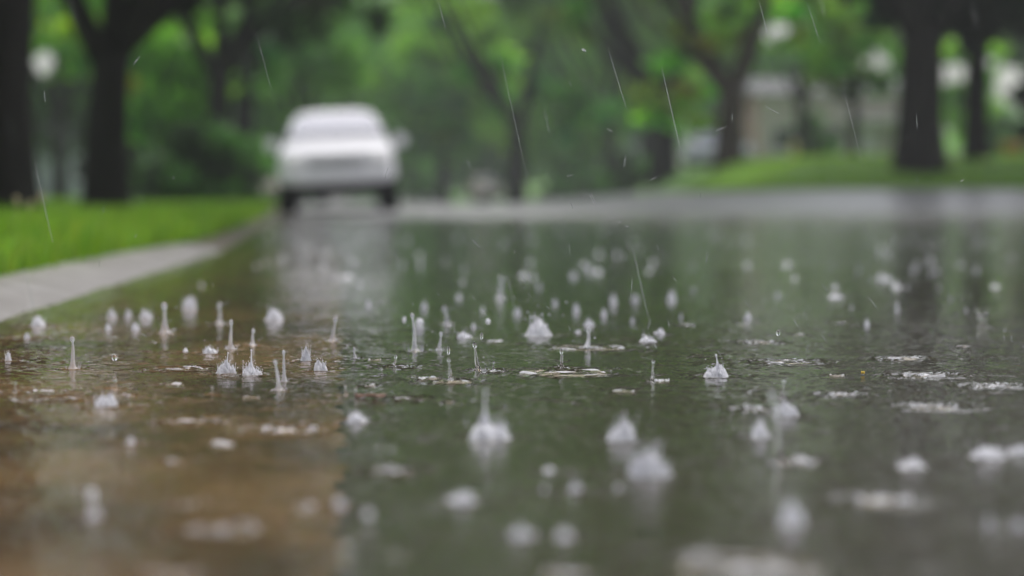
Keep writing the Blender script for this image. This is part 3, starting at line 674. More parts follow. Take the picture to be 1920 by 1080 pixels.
def flat(name, x0, x1, y0, y1, m, nx=2, ny=2):
    X, Y = np.meshgrid(np.linspace(x0, x1, nx), np.linspace(y0, y1, ny)); o = obj(name, grid_mesh(name, X, Y, 0 * X), m); o['kind'] = 'structure'
x1 = float(xs[-1])
flat('water_beyond', -1.5, 30, YN, 62, M['water_far'])
flat('water_side', x1, 30, -3, YN, M['water_far'])
flat('water_near', -.66, x1, -3, 1.0, M['water_far'])

# ------------------------------------------------------------------ grass
def blades(name, P, hgt, wid, m, col=None):
    n = len(P); ang = rng.uniform(0, 2 * np.pi, n); lean = rng.uniform(0, .55, n) * hgt; la = rng.uniform(0, 2 * np.pi, n)
    dx, dy = np.cos(ang) * wid / 2, np.sin(ang) * wid / 2
    b0 = P; mid = P + np.stack([np.cos(la) * lean * .35, np.sin(la) * lean * .35, hgt * .6], 1); tip = P + np.stack([np.cos(la) * lean, np.sin(la) * lean, hgt], 1)
    sd_ = np.stack([dx, dy, 0 * dx], 1)
    V = np.stack([b0 - sd_, b0 + sd_, mid + sd_ * .8, mid - sd_ * .8, tip + sd_ * .12, tip - sd_ * .12], 1).reshape(-1, 3)
    i = np.arange(n) * 6
    F = np.concatenate([np.stack([i, i + 1, i + 2, i + 3], 1), np.stack([i + 3, i + 2, i + 4, i + 5], 1)])
    me = np_mesh(name, V, F); t = rng.uniform(.6, 1.25, n)[:, None] * np.stack([rng.uniform(.8, 1.5, n), np.ones(n), rng.uniform(.6, 1.2, n)], 1)
    tint_attr(me, np.concatenate([t, t])); return obj(name, me, m, smooth=False)
def left_pts(n, y0, y1, wdt):
    Y = rng.uniform(y0, y1, n); X = kx(Y) - .135 - .06 * (1 - sst(8, 13, Y)) - rng.uniform(0, 1, n) ** 1.5 * wdt + .02 * rng.normal(size=n) * (rng.random(n) < .3); return np.stack([X, Y, HL(X, Y)], 1)
patchy = lambda P: .75 + .35 * np.sin(P[:, 0] * 3.1 + 1) * np.sin(P[:, 1] * 2.3)
P = left_pts(42000, 3.4, 10, 2.2); g1 = blades('grass', P, (.06 + .095 * rng.random(len(P)) ** 1.3) * patchy(P).clip(.6, 1.1), .0046, M['grass'])
P = left_pts(42000, 10, 26, 5); g2 = blades('grass', P, (.06 + .09 * rng.random(len(P))) * patchy(P).clip(.65, 1.1), .009, M['grass'])
P = left_pts(26000, 26, 70, 12); g3 = blades('grass', P, .06 + .06 * rng.random(len(P)), .02, M['grass'])
for o in (g1, g2, g3): tag(o, 'bright green long grass growing along the left kerb', 'grass', kind='stuff')
n = 42000; Y = 57 + 30 * rng.random(n) ** 1.6; Xl = xb(Y); X = Xl + .05 + rng.random(n) ** .9 * 22; P = np.stack([X, Y, H(X, Y) + .02], 1)
g4 = blades('grass', P, .05 + .05 * rng.random(n), .03, M['grass_far']); tag(g4, 'short bright green lawn grass across the far side', 'grass', kind='stuff')
# straw seed heads by the left edge
for k, (px, py, h_) in enumerate([(28, 378, 16), (72, 372, 22), (52, 384, 10)]):
    Yp = 7.5 + k * .4; p = atY(px, py, Yp); r0 = empty('seed_head', (p.x, p.y, float(HL(p.x, p.y))))
    tag(r0, ['pale straw seed head of grass at the far left edge', 'tallest pale straw seed head before the black trunk', 'lowest pale straw seed head between two taller ones'][k], 'seed head', 'straw seed heads in the grass')
    top = p.z - r0.location.z + .004
    obj('stem', meshf('stem', *tube_data([(0, 0, 0), (.003, 0, top * .6), (.006, 0, top)], [.0012, .001, .0008], 6)), M['straw'], r0)
    V, F = [], []
    for j in range(26):
        a = rnd.uniform(0, 6.28); q = rnd.uniform(.002, .009); ball(V, F, (.006 + q * math.cos(a), q * math.sin(a), top - .012 + .022 * rnd.random()), .0026, .0045, 6, 4)
    obj('seeds', meshf('seeds', V, F), M['straw'], r0)

# ------------------------------------------------------------------ trees
OPENINGS = []
for px_, py_, rp in [(94, 120, 30), (1762, 146, 36), (1900, 152, 27), (1640, 108, 20), (1452, 60, 22), (1478, 190, 30), (1850, 118, 15), (1300, 262, 16), (110, 250, 20)]:
    for q_ in range(5):
        v_ = ray(px_ + rnd.uniform(-.9, .9) * rp, py_ + rnd.uniform(-.6, .6) * rp); OPENINGS.append((np.array(v_.normalized()), 0, rp * rnd.uniform(.5, .85) / FPX))
def leaves(name, clumps, m, parent, size, gaps=True):
    """clumps: (x,y,z, rx,rz, n, tint)  -> many small leaf faces"""
    PV, T = [], []
    for (x, y, z, rx, rz, n, t) in clumps:
        d = rng.normal(size=(n, 3)); d /= np.linalg.norm(d, axis=1)[:, None]; q = rng.random(n) ** .45
        P = np.array([x, y, z]) + d * q[:, None] * np.array([rx, rx, rz]) * (1 + .25 * rng.normal(size=(n, 1)))
        PV.append(P); T.append(np.array(t)[None] * rng.uniform(.7, 1.25, n)[:, None])
    P = np.concatenate(PV); T = np.concatenate(T)
    L0 = np.array(parent.location) if parent else np.zeros(3)
    keep = np.ones(len(P), bool); dw = P + L0 - np.array([0, 0, CAM_H])
    for o_, q_, rad in OPENINGS:      # natural openings in the foliage: leaf clumps missing along a line through the trees
        t_ = dw @ o_; keep &= (np.linalg.norm(dw - t_[:, None] * o_[None], axis=1) > rad * t_ * (.8 + .4 * rng.random(len(P)))) | (t_ < 0)
    P = P[keep]; T = T[keep]; n = len(P)
    A = rng.normal(size=(n, 3)); A /= np.linalg.norm(A, axis=1)[:, None]; B = np.cross(A, rng.normal(size=(n, 3))); B /= np.linalg.norm(B, axis=1)[:, None]
    s = size * rng.uniform(.6, 1.3, n)[:, None]
    V = np.stack([P - A * s, P + B * s * .5, P + A * s, P - B * s * .5], 1).reshape(-1, 3); i = np.arange(n) * 4
    me = np_mesh(name, V, np.stack([i, i + 1, i + 2, i + 3], 1)); tint_attr(me, T.astype(np.float32)); return obj(name, me, m, parent, smooth=False)
GREENS = [(1.1, 1.1, 1), (2.1, 1.8, .7), (.6, .75, .9), (.8, 1.15, 1.0), (.35, .4, .5), (1.3, 1.4, .8)]
def clumps_in(n, c, R3, cr, per, tints=GREENS):
    L = []
    for _ in range(n):
        d = Vector((rnd.gauss(0, 1), rnd.gauss(0, 1), rnd.gauss(0, 1))).normalized() * rnd.random() ** .4
        q = rnd.uniform(.6, 1.3) * cr
        L.append((c[0] + d.x * R3[0], c[1] + d.y * R3[1], c[2] + d.z * R3[2], q, q * .75, int(per * rnd.uniform(.6, 1.4)), rnd.choice(tints)))
    return L
def street_tree(px, Y, dia_px, basez, label, fork=3.4, limbs=None, crown_c=None, bark='bark', leaf='leaf', top=11, low=(), group='street trees', name='street_tree', size=.2, ncl=34, seed=0, over=46):
    """px: photo column of the trunk; limbs: list of [(dx,dz,r)...] leaving the fork, metres"""
    s = pxm(Y); p = atY(px, HOR, Y); r = dia_px / s / 2; basez = float(H(p.x, Y)) + .03 if px > 900 else float(HL(p.x, Y)); root = empty(name, (p.x, Y, basez)); tag(root, label, 'tree', group)
    tube('trunk', [(0, 0, -.2), (0, 0, .25), (0, 0, 1.2), (.05, 0, fork * .7), (.08, 0, fork)], [r * 1.5, r * 1.18, r, r * .95, r * .9], M[bark], root, 16, .05, .3, seed)
    limbs = limbs or [[(-1.2, 2.2, .55), (-2.8, 5, .3), (-3.8, 7.5, .12)], [(.9, 2.4, .5), (2.2, 5.4, .28), (3, 8, .1)], [(.1, 3, .45), (.3, 6.5, .2)]]
    for k, L in enumerate(limbs):
        yo = rnd.uniform(-.6, .6); path = [(.08, 0, fork - .35)] + [(.08 + a, yo * a * .5 + (k - 1) * .35 * b_ / 3, fork + b_) for a, b_, _ in L]
        tube('limb', path, [r * .62] + [r * q for _, _, q in L], M[bark], root, 10, .04, .4, seed + k)
    sgn = 1 if p.x < 2 else -1
    reach = 3.4 if p.x < 2 else 3.8
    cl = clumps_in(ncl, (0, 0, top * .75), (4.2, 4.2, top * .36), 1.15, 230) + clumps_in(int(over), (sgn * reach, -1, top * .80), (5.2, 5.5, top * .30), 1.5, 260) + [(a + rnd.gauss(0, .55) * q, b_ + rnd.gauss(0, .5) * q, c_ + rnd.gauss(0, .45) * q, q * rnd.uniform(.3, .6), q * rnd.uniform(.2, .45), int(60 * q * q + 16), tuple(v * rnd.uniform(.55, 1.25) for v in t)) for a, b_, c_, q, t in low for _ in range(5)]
    for k in range(3):
        a = (sgn * (1.5 + k * .6)); tube('limb', [(.08, 0, fork - .1), (a, -.4 + k, fork + 2.6), (sgn * (5 + k * 1.2), (k - 1) * 2.4, top * (.72 + .07 * k))], [r * .45, r * .3, r * .08], M[bark], root, 10, .04, .5, seed + 20 + k)
    leaves('crown', cl, M[leaf], root, size)
    return root
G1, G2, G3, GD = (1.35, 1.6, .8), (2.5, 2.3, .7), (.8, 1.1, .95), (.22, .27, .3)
# left row
street_tree(-28, 22, 176, .10, 'huge black trunk filling the left edge of the picture', fork=4, top=16, leaf='leaf_shaded', seed=1)
street_tree(200, 36, 78, .12, 'straight dark trunk second from the left edge', fork=2.2, top=16, low=[(-1.7, 2, 4.3, .8, GD), (1.0, 1, 3.9, .9, GD), (2.0, 1, 4.3, .8, GD), (3.2, 1, 4.2, 1.0, GD), (4.2, 2, 4.4, .9, GD), (-.6, -1, 4.4, .7, GD)], leaf='leaf_shaded', seed=2)
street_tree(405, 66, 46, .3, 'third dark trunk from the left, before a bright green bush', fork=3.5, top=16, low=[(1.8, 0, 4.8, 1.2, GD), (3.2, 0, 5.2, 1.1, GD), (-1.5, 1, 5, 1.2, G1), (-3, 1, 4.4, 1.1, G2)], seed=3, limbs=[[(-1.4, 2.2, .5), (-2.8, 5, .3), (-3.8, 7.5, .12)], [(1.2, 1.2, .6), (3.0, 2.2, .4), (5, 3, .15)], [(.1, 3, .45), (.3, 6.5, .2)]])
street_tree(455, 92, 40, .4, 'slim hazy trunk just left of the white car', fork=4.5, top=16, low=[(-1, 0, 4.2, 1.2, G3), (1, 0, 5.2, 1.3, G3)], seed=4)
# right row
street_tree(1722, 60, 88, 1.0, 'thick black trunk on the right lawn, leaning limbs above', fork=3.2, top=17, leaf='leaf_shaded', seed=5,
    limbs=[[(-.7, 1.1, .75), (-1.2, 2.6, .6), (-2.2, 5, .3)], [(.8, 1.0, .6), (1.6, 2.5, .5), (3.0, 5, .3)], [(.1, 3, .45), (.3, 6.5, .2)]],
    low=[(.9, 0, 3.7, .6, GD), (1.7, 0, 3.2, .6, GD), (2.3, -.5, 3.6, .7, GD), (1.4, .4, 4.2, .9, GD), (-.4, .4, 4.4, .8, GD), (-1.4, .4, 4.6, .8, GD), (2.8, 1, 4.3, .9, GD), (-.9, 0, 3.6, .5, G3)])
street_tree(1828, 62, 44, 1.0, 'slimmer dark trunk right of the thick black one', fork=3.4, top=16, leaf='leaf_shaded', seed=6, ncl=20,
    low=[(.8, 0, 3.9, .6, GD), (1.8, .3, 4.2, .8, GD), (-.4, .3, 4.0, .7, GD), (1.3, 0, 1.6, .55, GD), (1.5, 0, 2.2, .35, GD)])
street_tree(1996, 60, 90, 1.0, 'trunk cut by the right edge of the picture', fork=3.2, top=17, leaf='leaf_shaded', seed=7, low=[(-1.2, 0, 4.0, .5, GD), (-.9, 0, 1.9, .5, GD), (-.8, 0, 1.2, .45, GD)])
street_tree(1368, 88, 52, 1.15, 'brown trunk forking into a wide V above the lawn', fork=2.6, top=17, bark='bark2', seed=8,
    limbs=[[(-.7, .8, .75), (-1.5, 2.2, .6), (-2.4, 4.5, .4), (-3, 7, .2)], [(.45, 1.0, .75), (1.0, 2.4, .6), (1.5, 4.8, .4), (2, 7, .2)]],
    low=[(2.2, .5, 4.5, 1.0, G2), (3.4, .5, 3.6, 1.1, G1), (4.2, .5, 2.9, .8, GD), (4.6, .5, 4.5, 1.3, G1), (3.6, .5, 5.4, 1.2, G1), (-2.2, .5, 2.6, 1.1, G2), (-2.6, .5, 1.6, .7, G2), (-1.2, .5, 4.5, 1, G2), (0, 1, 5, 1, G2), (.2, 1, 6, 1.2, G1)])
street_tree(1243, 106, 54, .95, 'dark hazy trunk left of the forked brown one', fork=3.4, top=18, seed=9,
    limbs=[[(-1.0, 1.2, .7), (-2.0, 3, .6), (-3.2, 6, .3)], [(.5, 1.5, .6), (1.2, 4.0, .5), (1.6, 7, .2)]],
    low=[(1.3, 0, 3.6, 1.1, G2), (1.6, 0, 2.4, .8, G2), (2.5, 2, 5.5, 1.3, G1), (-3.4, 2, 6.6, 1.2, G1), (-3.4, 2, 3.4, 1.0, G3), (.2, -.5, 3.9, .9, G2)])
street_tree(968, 125, 34, .6, 'grey leaning trunk far off near the centre', fork=4, top=19, seed=10, limbs=[[(-1.2, 1.5, .8), (-3.0, 4, .6), (-4.4, 7, .3)], [(.6, 2.5, .5), (1.2, 5, .3)]],
    low=[(-3.2, 0, 3.6, 1.3, G3), (2, 0, 5.2, 1.6, G3), (-2, 0, 6.6, 1.6, G1), (3.5, 0, 4, 1.2, G3)])
street_tree(1140, 150, 26, .9, 'thin far trunk between the grey leaning one and the dark hazy one', fork=4.5, top=19, seed=12, low=[(-2, 0, 4.8, 1.6, G3), (1.6, 0, 5.4, 1.5, G3)])
# rounded far trees and bushes filling the background
def leafy(px, Y, hgt, wid, label, tints=(G1, G3), leaf='leaf', zb=None, base=.1, group='leafy trees in the background', name='leafy_tree', dens=1.0, size=.26, cat='tree'):
    p = atY(px, HOR, Y); z0 = zb if zb is not None else float(H(p.x, Y)) if p.x > kx(Y) else float(HL(p.x, Y))
    root = empty(name, (p.x, Y, z0)); tag(root, label, cat, group)
    tube('trunk', [(0, 0, -.2), (.05, 0, hgt * .3), (-.05, 0, hgt * .75)], [wid * .05 + .08, wid * .04 + .05, .04], M['bark'], root, 10, .04, .5)
    for sgn in (-1, 1): tube('limb', [(.03, 0, hgt * .28), (sgn * wid * .2, .1, hgt * .5), (sgn * wid * .32, .2, hgt * .7)], [wid * .03 + .04, .06, .03], M['bark'], root, 8, .04, .5)
    zc = hgt * (base + 1) / 2; n = int(22 * dens * max(1, wid * hgt / 40))
    leaves('crown', clumps_in(n, (0, 0, zc), (wid / 2, wid / 2, hgt * (1 - base) / 2), min(wid, hgt) * .16 + .25, 190, tints), M[leaf], root, size)
BG = [
 (312, 71, 5.2, 3.3, 'bright green rounded bush tree between the second and third trunks', (G2, G1, G1, G3), .18, .2),
 (250, 80, 7.5, 4.0, 'taller green tree behind the rounded bush on the left', (G1, G3), .3, .24),
 (110, 95, 10, 5.0, 'pale hazy tree seen between the first two trunks', (G2, G3), .45, .26),
 (20, 110, 10, 9, 'broad tree behind the huge black trunk', (G3, GD), .2, .3),
 (470, 135, 12, 8, 'grey-green tree rising behind and left of the white car', (G3, G3, GD), .12, .3),
 (600, 170, 15, 10, 'hazy dark green tree directly behind the white car', (G3, GD), .1, .34),
 (720, 190, 17, 12, 'tall hazy tree just right of the white car roof', (G3, G1), .12, .36),
 (830, 160, 13, 8, 'mid green tree over the far end of the road', (G1, G3, G2), .2, .34),
 (905, 215, 18, 13, 'far hazy tree left of the leaning grey trunk', (G3, G3, G1), .08, .4),
 (1040, 180, 15, 10, 'yellow-green hazy tree right of the leaning grey trunk', (G2, G1, G3), .18, .36),
 (1120, 210, 16, 12, 'dull green tree far behind the thin trunk', (G3, G3), .1, .4),
 (1210, 165, 14, 8, 'green tree standing behind the dark hazy trunk', (G1, G2, G3), .22, .34),
 (1330, 185, 15, 10, 'green tree far behind the forked brown trunk', (G3, G1), .3, .36),
 (1450, 200, 15, 10, 'tall tree behind the brick house, left side', (G3, G1), .3, .36),
 (1590, 190, 15, 9, 'tall tree behind the brick house, middle', (G3, G3), .35, .36),
 (1700, 165, 14, 8, 'tall tree behind the thick black trunk', (G3, GD), .2, .34),
 (1812, 110, 7, 2.6, 'bright green young tree between the two dark right trunks', (G2, G1), .1, .22),
 (1600, 100, 8.0, 3.4, 'deep green tree left of the thick black trunk with hanging leaves', (G1, G3, G1), .30, .22),
 (1500, 112, 9, 4.6, 'green tree over the lawn before the brick house', (G2, G1), .5, .24),
 (560, 110, 11, 5, 'dim green tree just behind the left of the white car', (G3, G1), .3, .28),
 (380, 120, 13, 8, 'green tree behind the third trunk from the left', (G1, G3), .1, .3),
 (180, 140, 14, 10, 'large hazy tree behind the second trunk from the left', (G3, G3, G1), .1, .32),
 (1940, 130, 13, 8, 'dark tree behind the trunk cut by the right edge', (G3, GD), .25, .32)]
for px, Yb, h_, w_, lb, tn, bs, sz in BG: leafy(px, Yb, h_, w_, lb, tn, base=bs, size=sz)
SHR = [(350, 58, 1.6, 2.2, 'dark low shrub below the rounded bush'), (1530, 118, 2.3, 1.7, 'round dark shrub on the lawn before the brick house'), (1180, 120, 1.8, 3, 'grey-green shrub beside the dark hazy trunk'), (1075, 150, 2.4, 4, 'hazy shrub right of the leaning trunk'), (790, 170, 3.2, 4.0, 'dark shrub at the far end of the road'),
       (440, 75, 1.8, 2.0, 'low dark shrub behind the left grass near the white car'), (1880, 110, 2.0, 2.6, 'dark shrub beside the terracotta pot')]
for px, Yb, h_, w_, lb in SHR: leafy(px, Yb, h_, w_, lb, (G3, GD), base=0, group='shrubs on the lawns', name='shrub', size=.14, cat='shrub')
# far wood closing the view
cl = []
for k in range(520):
    a = rnd.uniform(-1.0, 1.0); Yw = rnd.uniform(250, 330); Xw = Yw * a * .8
    cl.append((Xw, Yw, rnd.uniform(0, 20), 4.0, 3.2, 120, rnd.choice([G3, G3, G1, GD])))
o = leaves('far_wood', cl, M['leaf'], None, .75); tag(o, 'hazy far wood closing the end of the street', 'wood', kind='stuff')

# ------------------------------------------------------------------ vehicles
def loft(secs, n=24, p=.32):
    V, F = [], []
    for (y, hb, ht, z0, z1) in secs:
        for j in range(n):
            a = 2 * math.pi * (j + .5) / n; c_, s_ = math.cos(a), math.sin(a)
            zz = (math.copysign(abs(s_) ** p, s_) + 1) / 2; hw = hb + (ht - hb) * zz
            V.append((math.copysign(abs(c_) ** p, c_) * hw, y, z0 + (z1 - z0) * zz))
    for k in range(len(secs) - 1):
        for j in range(n):
            F.append((k * n + j, k * n + (j + 1) % n, (k + 1) * n + (j + 1) % n, (k + 1) * n + j))
    F.append(tuple(range(n))[::-1]); F.append(tuple(range((len(secs) - 1) * n, len(secs) * n)))
    return V, F
def slab(name, q, th, m, parent):
    """thin solid panel through four points"""
    q = [Vector(v) for v in q]; nrm = (q[1] - q[0]).cross(q[3] - q[0]).normalized() * th
    V = q + [v - nrm for v in q]; F = [(0, 1, 2, 3), (7, 6, 5, 4)] + [(k, k + 4, (k + 1) % 4 + 4, (k + 1) % 4) for k in range(4)]
    return obj(name, meshf(name, V, F), m, parent, smooth=False)
def cyl(name, c, r, wd, m, parent, n=24, r2=None):
    P = [(c[0] - wd / 2, c[1], c[2]), (c[0] - wd / 2 + .03, c[1], c[2]), (c[0] + wd / 2 - .03, c[1], c[2]), (c[0] + wd / 2, c[1], c[2])]
    V, F = tube_data(P, [r * .93, r, r, r * .93], n); return obj(name, meshf(name, V, F), m, parent, smooth=False)
def vehicle(name, label, loc, rz, paint, W=1.98, L=4.9, HT=1.76, clear=.46, hood=1.08, cowl=1.24, cat='car', roll=0, group=None, nose=1.25, tail=.25, screen='screen'):
    root = empty(name, loc, rz); root.rotation_euler = (0, roll, rz); tag(root, label, cat, group)
    hw = W / 2; c = clear
    secs = [(0, hw * .84, hw * .80, c + .08, hood - .16), (.05, hw * .93, hw * .88, c + .02, hood - .07), (.22, hw * .98, hw * .93, c, hood), (nose * .6, hw, hw * .95, c, hood + (cowl - hood) * .55), (nose, hw, hw * .95, c - .02, cowl),
            (L * .5, hw, hw * .96, c - .02, cowl), (L - .5, hw, hw * .95, c, cowl - .02), (L - .12, hw * .97, hw * .92, c + .03, cowl - .06), (L, hw * .9, hw * .84, c + .1, cowl - .2)]
    obj('body', meshf('body', *loft(secs)), paint, root)
    y0, y1, y2, y3 = nose - .12, nose + .55, L - tail - .55, L - tail
    cab = [(y0, hw * .88, hw * .86, cowl - .15, cowl + .01), (y1, hw * .88, hw * .70, cowl - .15, HT - .05), (y1 + .35, hw * .88, hw * .69, cowl - .15, HT), (y2, hw * .88, hw * .69, cowl - .15, HT - .02), (y3, hw * .88, hw * .78, cowl - .15, cowl + .05)]
    obj('cabin', meshf('cabin', *loft(cab, 28, .42)), paint, root)
    slab('windscreen', [(-hw * .78, y0 + .07, cowl + .085), (hw * .78, y0 + .07, cowl + .085), (hw * .62, y1 - .12, HT - .095), (-hw * .62, y1 - .12, HT - .095)], .03, M[screen], root)
    for s in (-1, 1):
        for (a, b_) in ((y1 + .02, (y1 + y2) / 2 - .05), ((y1 + y2) / 2 + .05, y2 - .05)):
            q = [(s * hw * .885, a, cowl + .06), (s * hw * .885, b_, cowl + .06), (s * hw * .79, b_, HT - .18), (s * hw * .79, a, HT - .18)]
            slab('side_window', q if s > 0 else q[::-1], .012, M['glass_dark'], root)
        mir = obj('wing_mirror', meshf('wing_mirror', *loft([(0, .08, .07, 0, .16), (.03, .13, .12, -.03, .20), (.10, .13, .11, -.03, .20), (.14, .08, .07, 0, .16)], 14, .6)), paint, root)
        mir.location = (s * (hw + .10), nose + .18, cowl - .15); mir.scale = (.85, .85, .85)
        box('mirror_arm', -s * .04 - .05, -s * .04 + .05, .05, .09, -.01, .05, M['black'], mir).location.x = -s * .10
        hl = obj('headlight', meshf('headlight', *loft([(0, .15, .15, 0, .15), (.02, .18, .18, -.02, .18), (.1, .18, .18, -.02, .18)], 16, .5)), M['lens'], root)
        hl.location = (s * hw * .72, -.015, hood - .33)
        am = box('indicator', -.06, .06, -.004, .05, 0, .06, M['amber'], root, .01); am.location = (s * hw * .78, .002, hood - .44)
        wp = slab('wiper', [(s * .05, y0 + .0, cowl + .045), (s * .05 + .6 * 1, y0 + .03, cowl + .055), (s * .05 + .6, y0 + .05, cowl + .075), (s * .05, y0 + .02, cowl + .065)], .01, M['black'], root)
        if s < 0: wp.location.x = -.5
        for yw in (.85, L - .95):
            r_ = clear * .82 if clear > .4 else .31
            whl = empty('wheel', (s * (hw - .13), yw, r_)); whl.parent = root
            cyl('tyre', (0, 0, 0), r_, .25, M['rubber'], whl, 28); cyl('rim', (s * .06, 0, 0), r_ * .6, .15, M['rim'], whl, 16)
            V, F = tube_data([(s * (hw - .02), yw, r_ + .03), (s * (hw + .004), yw, r_ + .03)], [r_ * 1.14, r_ * 1.14], 24); obj('wheel_arch', meshf('wheel_arch', V, F), M['black'], root, smooth=False)
        box('door_handle', s * (hw + .01) - .012, s * (hw + .01) + .012, nose + 1.15, nose + 1.35, cowl - .2, cowl - .16, paint, root)
    g = box('grille', -hw * .48, hw * .48, -.03, .03, hood - .40, hood - .17, M['grille'], root, .015)
    for k in range(5): box('grille_bar', -hw * .46, hw * .46, -.042, -.031, hood - .375 + k * .042, hood - .36 + k * .042, M['rim'], g)
    obj('bumper', meshf('bumper', *loft([(-.09, hw * .82, hw * .82, c + .06, c + .2), (-.05, hw * .93, hw * .93, c, c + .25), (.12, hw * .98, hw * .98, c, c + .25)], 20, .4)), paint, root)
    box('underbody', -hw * .80, hw * .80, .15, L - .3, c - .19, c + .05, M['black'], root)
    return root
pc = atY(636, HOR, 41.7)
vehicle('parked_car', 'white off-road car facing the camera at the kerb in the rain', (pc.x, 41.4, -.005), 0, M['white'], W=1.94, roll=-R(2.6), clear=.48, HT=1.74)
bpy.data.objects['parked_car'].location.z = .045
pc = atY(520, HOR, 96); vehicle('parked_car', 'dark reddish car parked behind the left side of the white one', (pc.x, 96, float(H(pc.x, 96))), 0, M['red'], W=1.8, HT=1.42, clear=.2, hood=.78, cowl=.92, screen='glass_dark')
pc = atY(1316, HOR, 101); vehicle('parked_car', 'silver-blue car on the lawn side behind the forked brown trunk', (pc.x, 101, float(H(pc.x, 101)) + .04), R(-24), M['silver'], W=1.8, HT=1.42, clear=.2, hood=.8, cowl=.95)
pc = atY(812, HOR, 185); vehicle('parked_van', 'tall white van far down the street right of the white car', (pc.x, 185, float(H(pc.x, 185))), 0, M['white'], W=1.95, HT=2.2, L=5.2, clear=.3, hood=1.05, cowl=1.2, cat='van')
pc = atY(922, HOR, 180); vehicle('parked_car', 'beige car far down the street left of the leaning trunk', (pc.x, 180, float(H(pc.x, 180)) + .3), R(8), M['beige'], W=1.9, HT=1.7, clear=.3, hood=.95, cowl=1.1)

# ------------------------------------------------------------------ houses
def house(name, label, px, Y, wd, dp, hw_, wall, rz=0, roof_h=1.8, zb=None, wins=(), door=None):
    p = atY(px, HOR, Y); z0 = zb if zb is not None else (float(H(p.x, Y)) if p.x > 0 else float(HL(p.x, Y)))
    root = empty(name, (p.x, Y, z0 - .1), rz); tag(root, label, 'house')
    box('wall', -wd / 2, wd / 2, 0, dp, 0, hw_, wall, root)
    V = [(-wd / 2 - .5, -.5, hw_ + .002), (wd / 2 + .5, -.5, hw_ + .002), (wd / 2 + .5, dp + .5, hw_ + .002), (-wd / 2 - .5, dp + .5, hw_ + .002), (-wd / 2 - .5, dp / 2, hw_ + roof_h), (wd / 2 + .5, dp / 2, hw_ + roof_h)]
    rf = obj('roof', meshf('roof', V, [(0, 1, 5, 4), (2, 3, 4, 5), (1, 2, 5), (3, 0, 4), (3, 2, 1, 0)]), M['roofing'], root, smooth=False)
    box('chimney', wd * .2, wd * .2 + .6, dp * .55, dp * .55 + .6, hw_ + roof_h * .4, hw_ + roof_h + .7, M['brick'], rf)
    for (x, z, w_, h_) in wins:
        f = box('window', x - w_ / 2, x + w_ / 2, -.05, -.002, z, z + h_, M['siding'], root); box('pane', x - w_ / 2 + .08, x + w_ / 2 - .08, -.058, -.051, z + .08, z + h_ - .08, M['glass_dark'], f)
        box('sill', x - w_ / 2 - .06, x + w_ / 2 + .06, -.14, -.06, z - .08, z - .005, M['siding'], f)
    if door is not None:
        d = box('door', door - .5, door + .5, -.06, -.002, .1, 2.2, M['siding'], root); cyl('handle', (door + .35, -.09, 1.1), .03, .09, M['rim'], d, 8)
        for s in (-1, 1): box('porch_post', door + s * 1.2 - .09, door + s * 1.2 + .09, -1.6, -1.42, 0, 2.4, M['siding'], root)
        box('porch_roof', door - 1.6, door + 1.6, -1.9, -.06, 2.41, 2.58, M['siding'], root)
    return root
house('brick_house', 'low red brick house with white trim behind the right lawn', 1580, 135, 9.0, 7, 3.9, M['brick'], roof_h=1.0, wins=[(-3, .9, 1.6, 1.3), (-.6, .9, 1.2, 1.3), (3.4, .9, 1.4, 1.3)], door=1.4)
house('white_house', 'small white house left of the brick one', 1428, 150, 3.4, 6, 3.0, M['siding'], wins=[(-.7, .9, .9, 1.3), (.8, .9, .9, 1.3)])
house('grey_house', 'pale grey house seen between the first two left trunks', 105, 135, 6.5, 7, 3.0, M['siding_blue'], wins=[(-1.5, .9, 1.3, 1.3), (1.5, .9, 1.3, 1.3)])
house('far_house', 'pale house in the haze beyond the thin far trunk', 1150, 205, 7, 7, 3.2, M['siding_blue'], wins=[(-2, .9, 1.3, 1.3), (1.2, .9, 1.3, 1.3)])
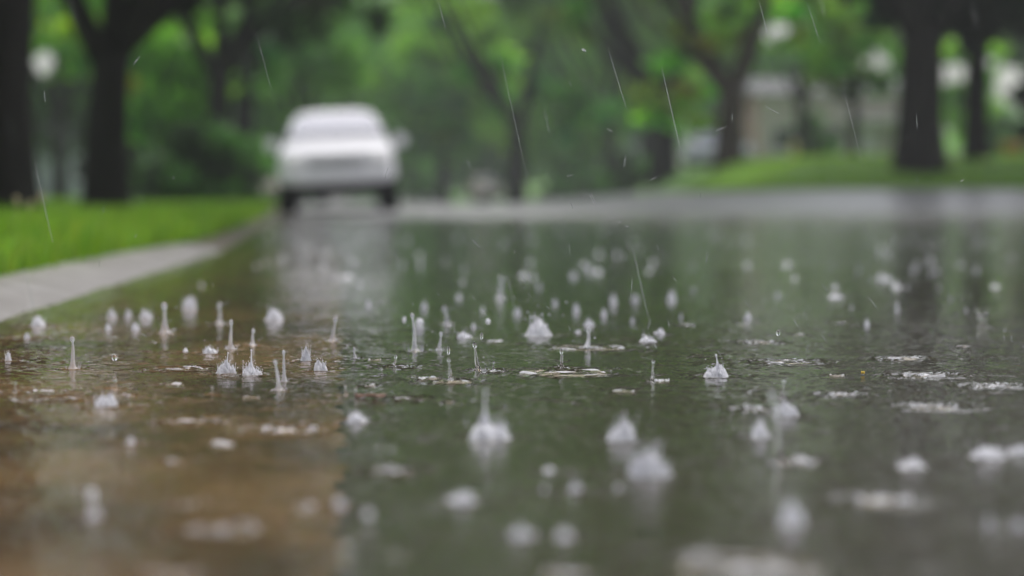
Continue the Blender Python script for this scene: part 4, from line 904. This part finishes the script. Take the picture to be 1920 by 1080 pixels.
# small lawn things
p = atY(265, 365, 62); z0 = float(HL(p.x, 62)); rt = empty('utility_box', (p.x, 62, z0)); tag(rt, 'small white utility box on the left lawn below the rounded bush', 'utility box')
box('cabinet', -.17, .17, -.15, .15, 0, .42, M['siding'], rt, .02); box('lid', -.20, .20, -.18, .18, .422, .46, M['siding'], rt, .015); box('door', -.14, .14, -.165, -.152, .05, .38, M['siding'], rt)
p = atY(1898, 290, 75); z0 = float(H(p.x, 75)) + .03
V, F = [], []; lathe(V, F, [(.001, 0), (.22, 0), (.32, .42), (.37, .42), (.37, .5), (.31, .5), (.29, .42), (.001, .40)], 24, lambda a, q, z, k: (q, z))
po = fin('flower_pot', V, F, M['orange'], (p.x, 75, z0)); tag(po, 'orange terracotta pot on the lawn at the right edge', 'flower pot')
p = atY(1488, 310, 90); z0 = float(H(p.x, 90)) + .03; rt = empty('fire_hydrant', (p.x, 90, z0)); tag(rt, 'pale yellow hydrant on the lawn before the brick house', 'hydrant')
M['hyd'] = simple('pale_yellow_paint', (.55, .50, .20), .5)
V, F = [], []; lathe(V, F, [(.001, 0), (.17, 0), (.17, .05), (.11, .07), (.11, .5), (.14, .51), (.14, .56), (.10, .6), (.05, .68), (.001, .70)], 18, lambda a, q, z, k: (q, z)); fin('barrel', V, F, M['hyd'], (0, 0, 0)).parent = rt
for s in (-1, 1): cyl('nozzle', (s * .14, 0, .4), .05, .08, M['hyd'], rt, 12)

# ------------------------------------------------------------------ rain haze
V, F = box_data(-400, 400, -30, 470, -1.2, 34); m = bpy.data.materials.new('rain_haze'); m.use_nodes = True; nt = m.node_tree; nt.nodes.clear()
o_ = nt.nodes.new('ShaderNodeOutputMaterial'); pv = nt.nodes.new('ShaderNodeVolumePrincipled'); pv.inputs['Density'].default_value = .00065; pv.inputs['Color'].default_value = (.92, .94, .95, 1)
nt.links.new(pv.outputs[0], o_.inputs['Volume'])
hz = obj('haze', meshf('haze', V, F), m, smooth=False); tag(hz, 'grey rain haze filling the street', 'haze', kind='stuff')
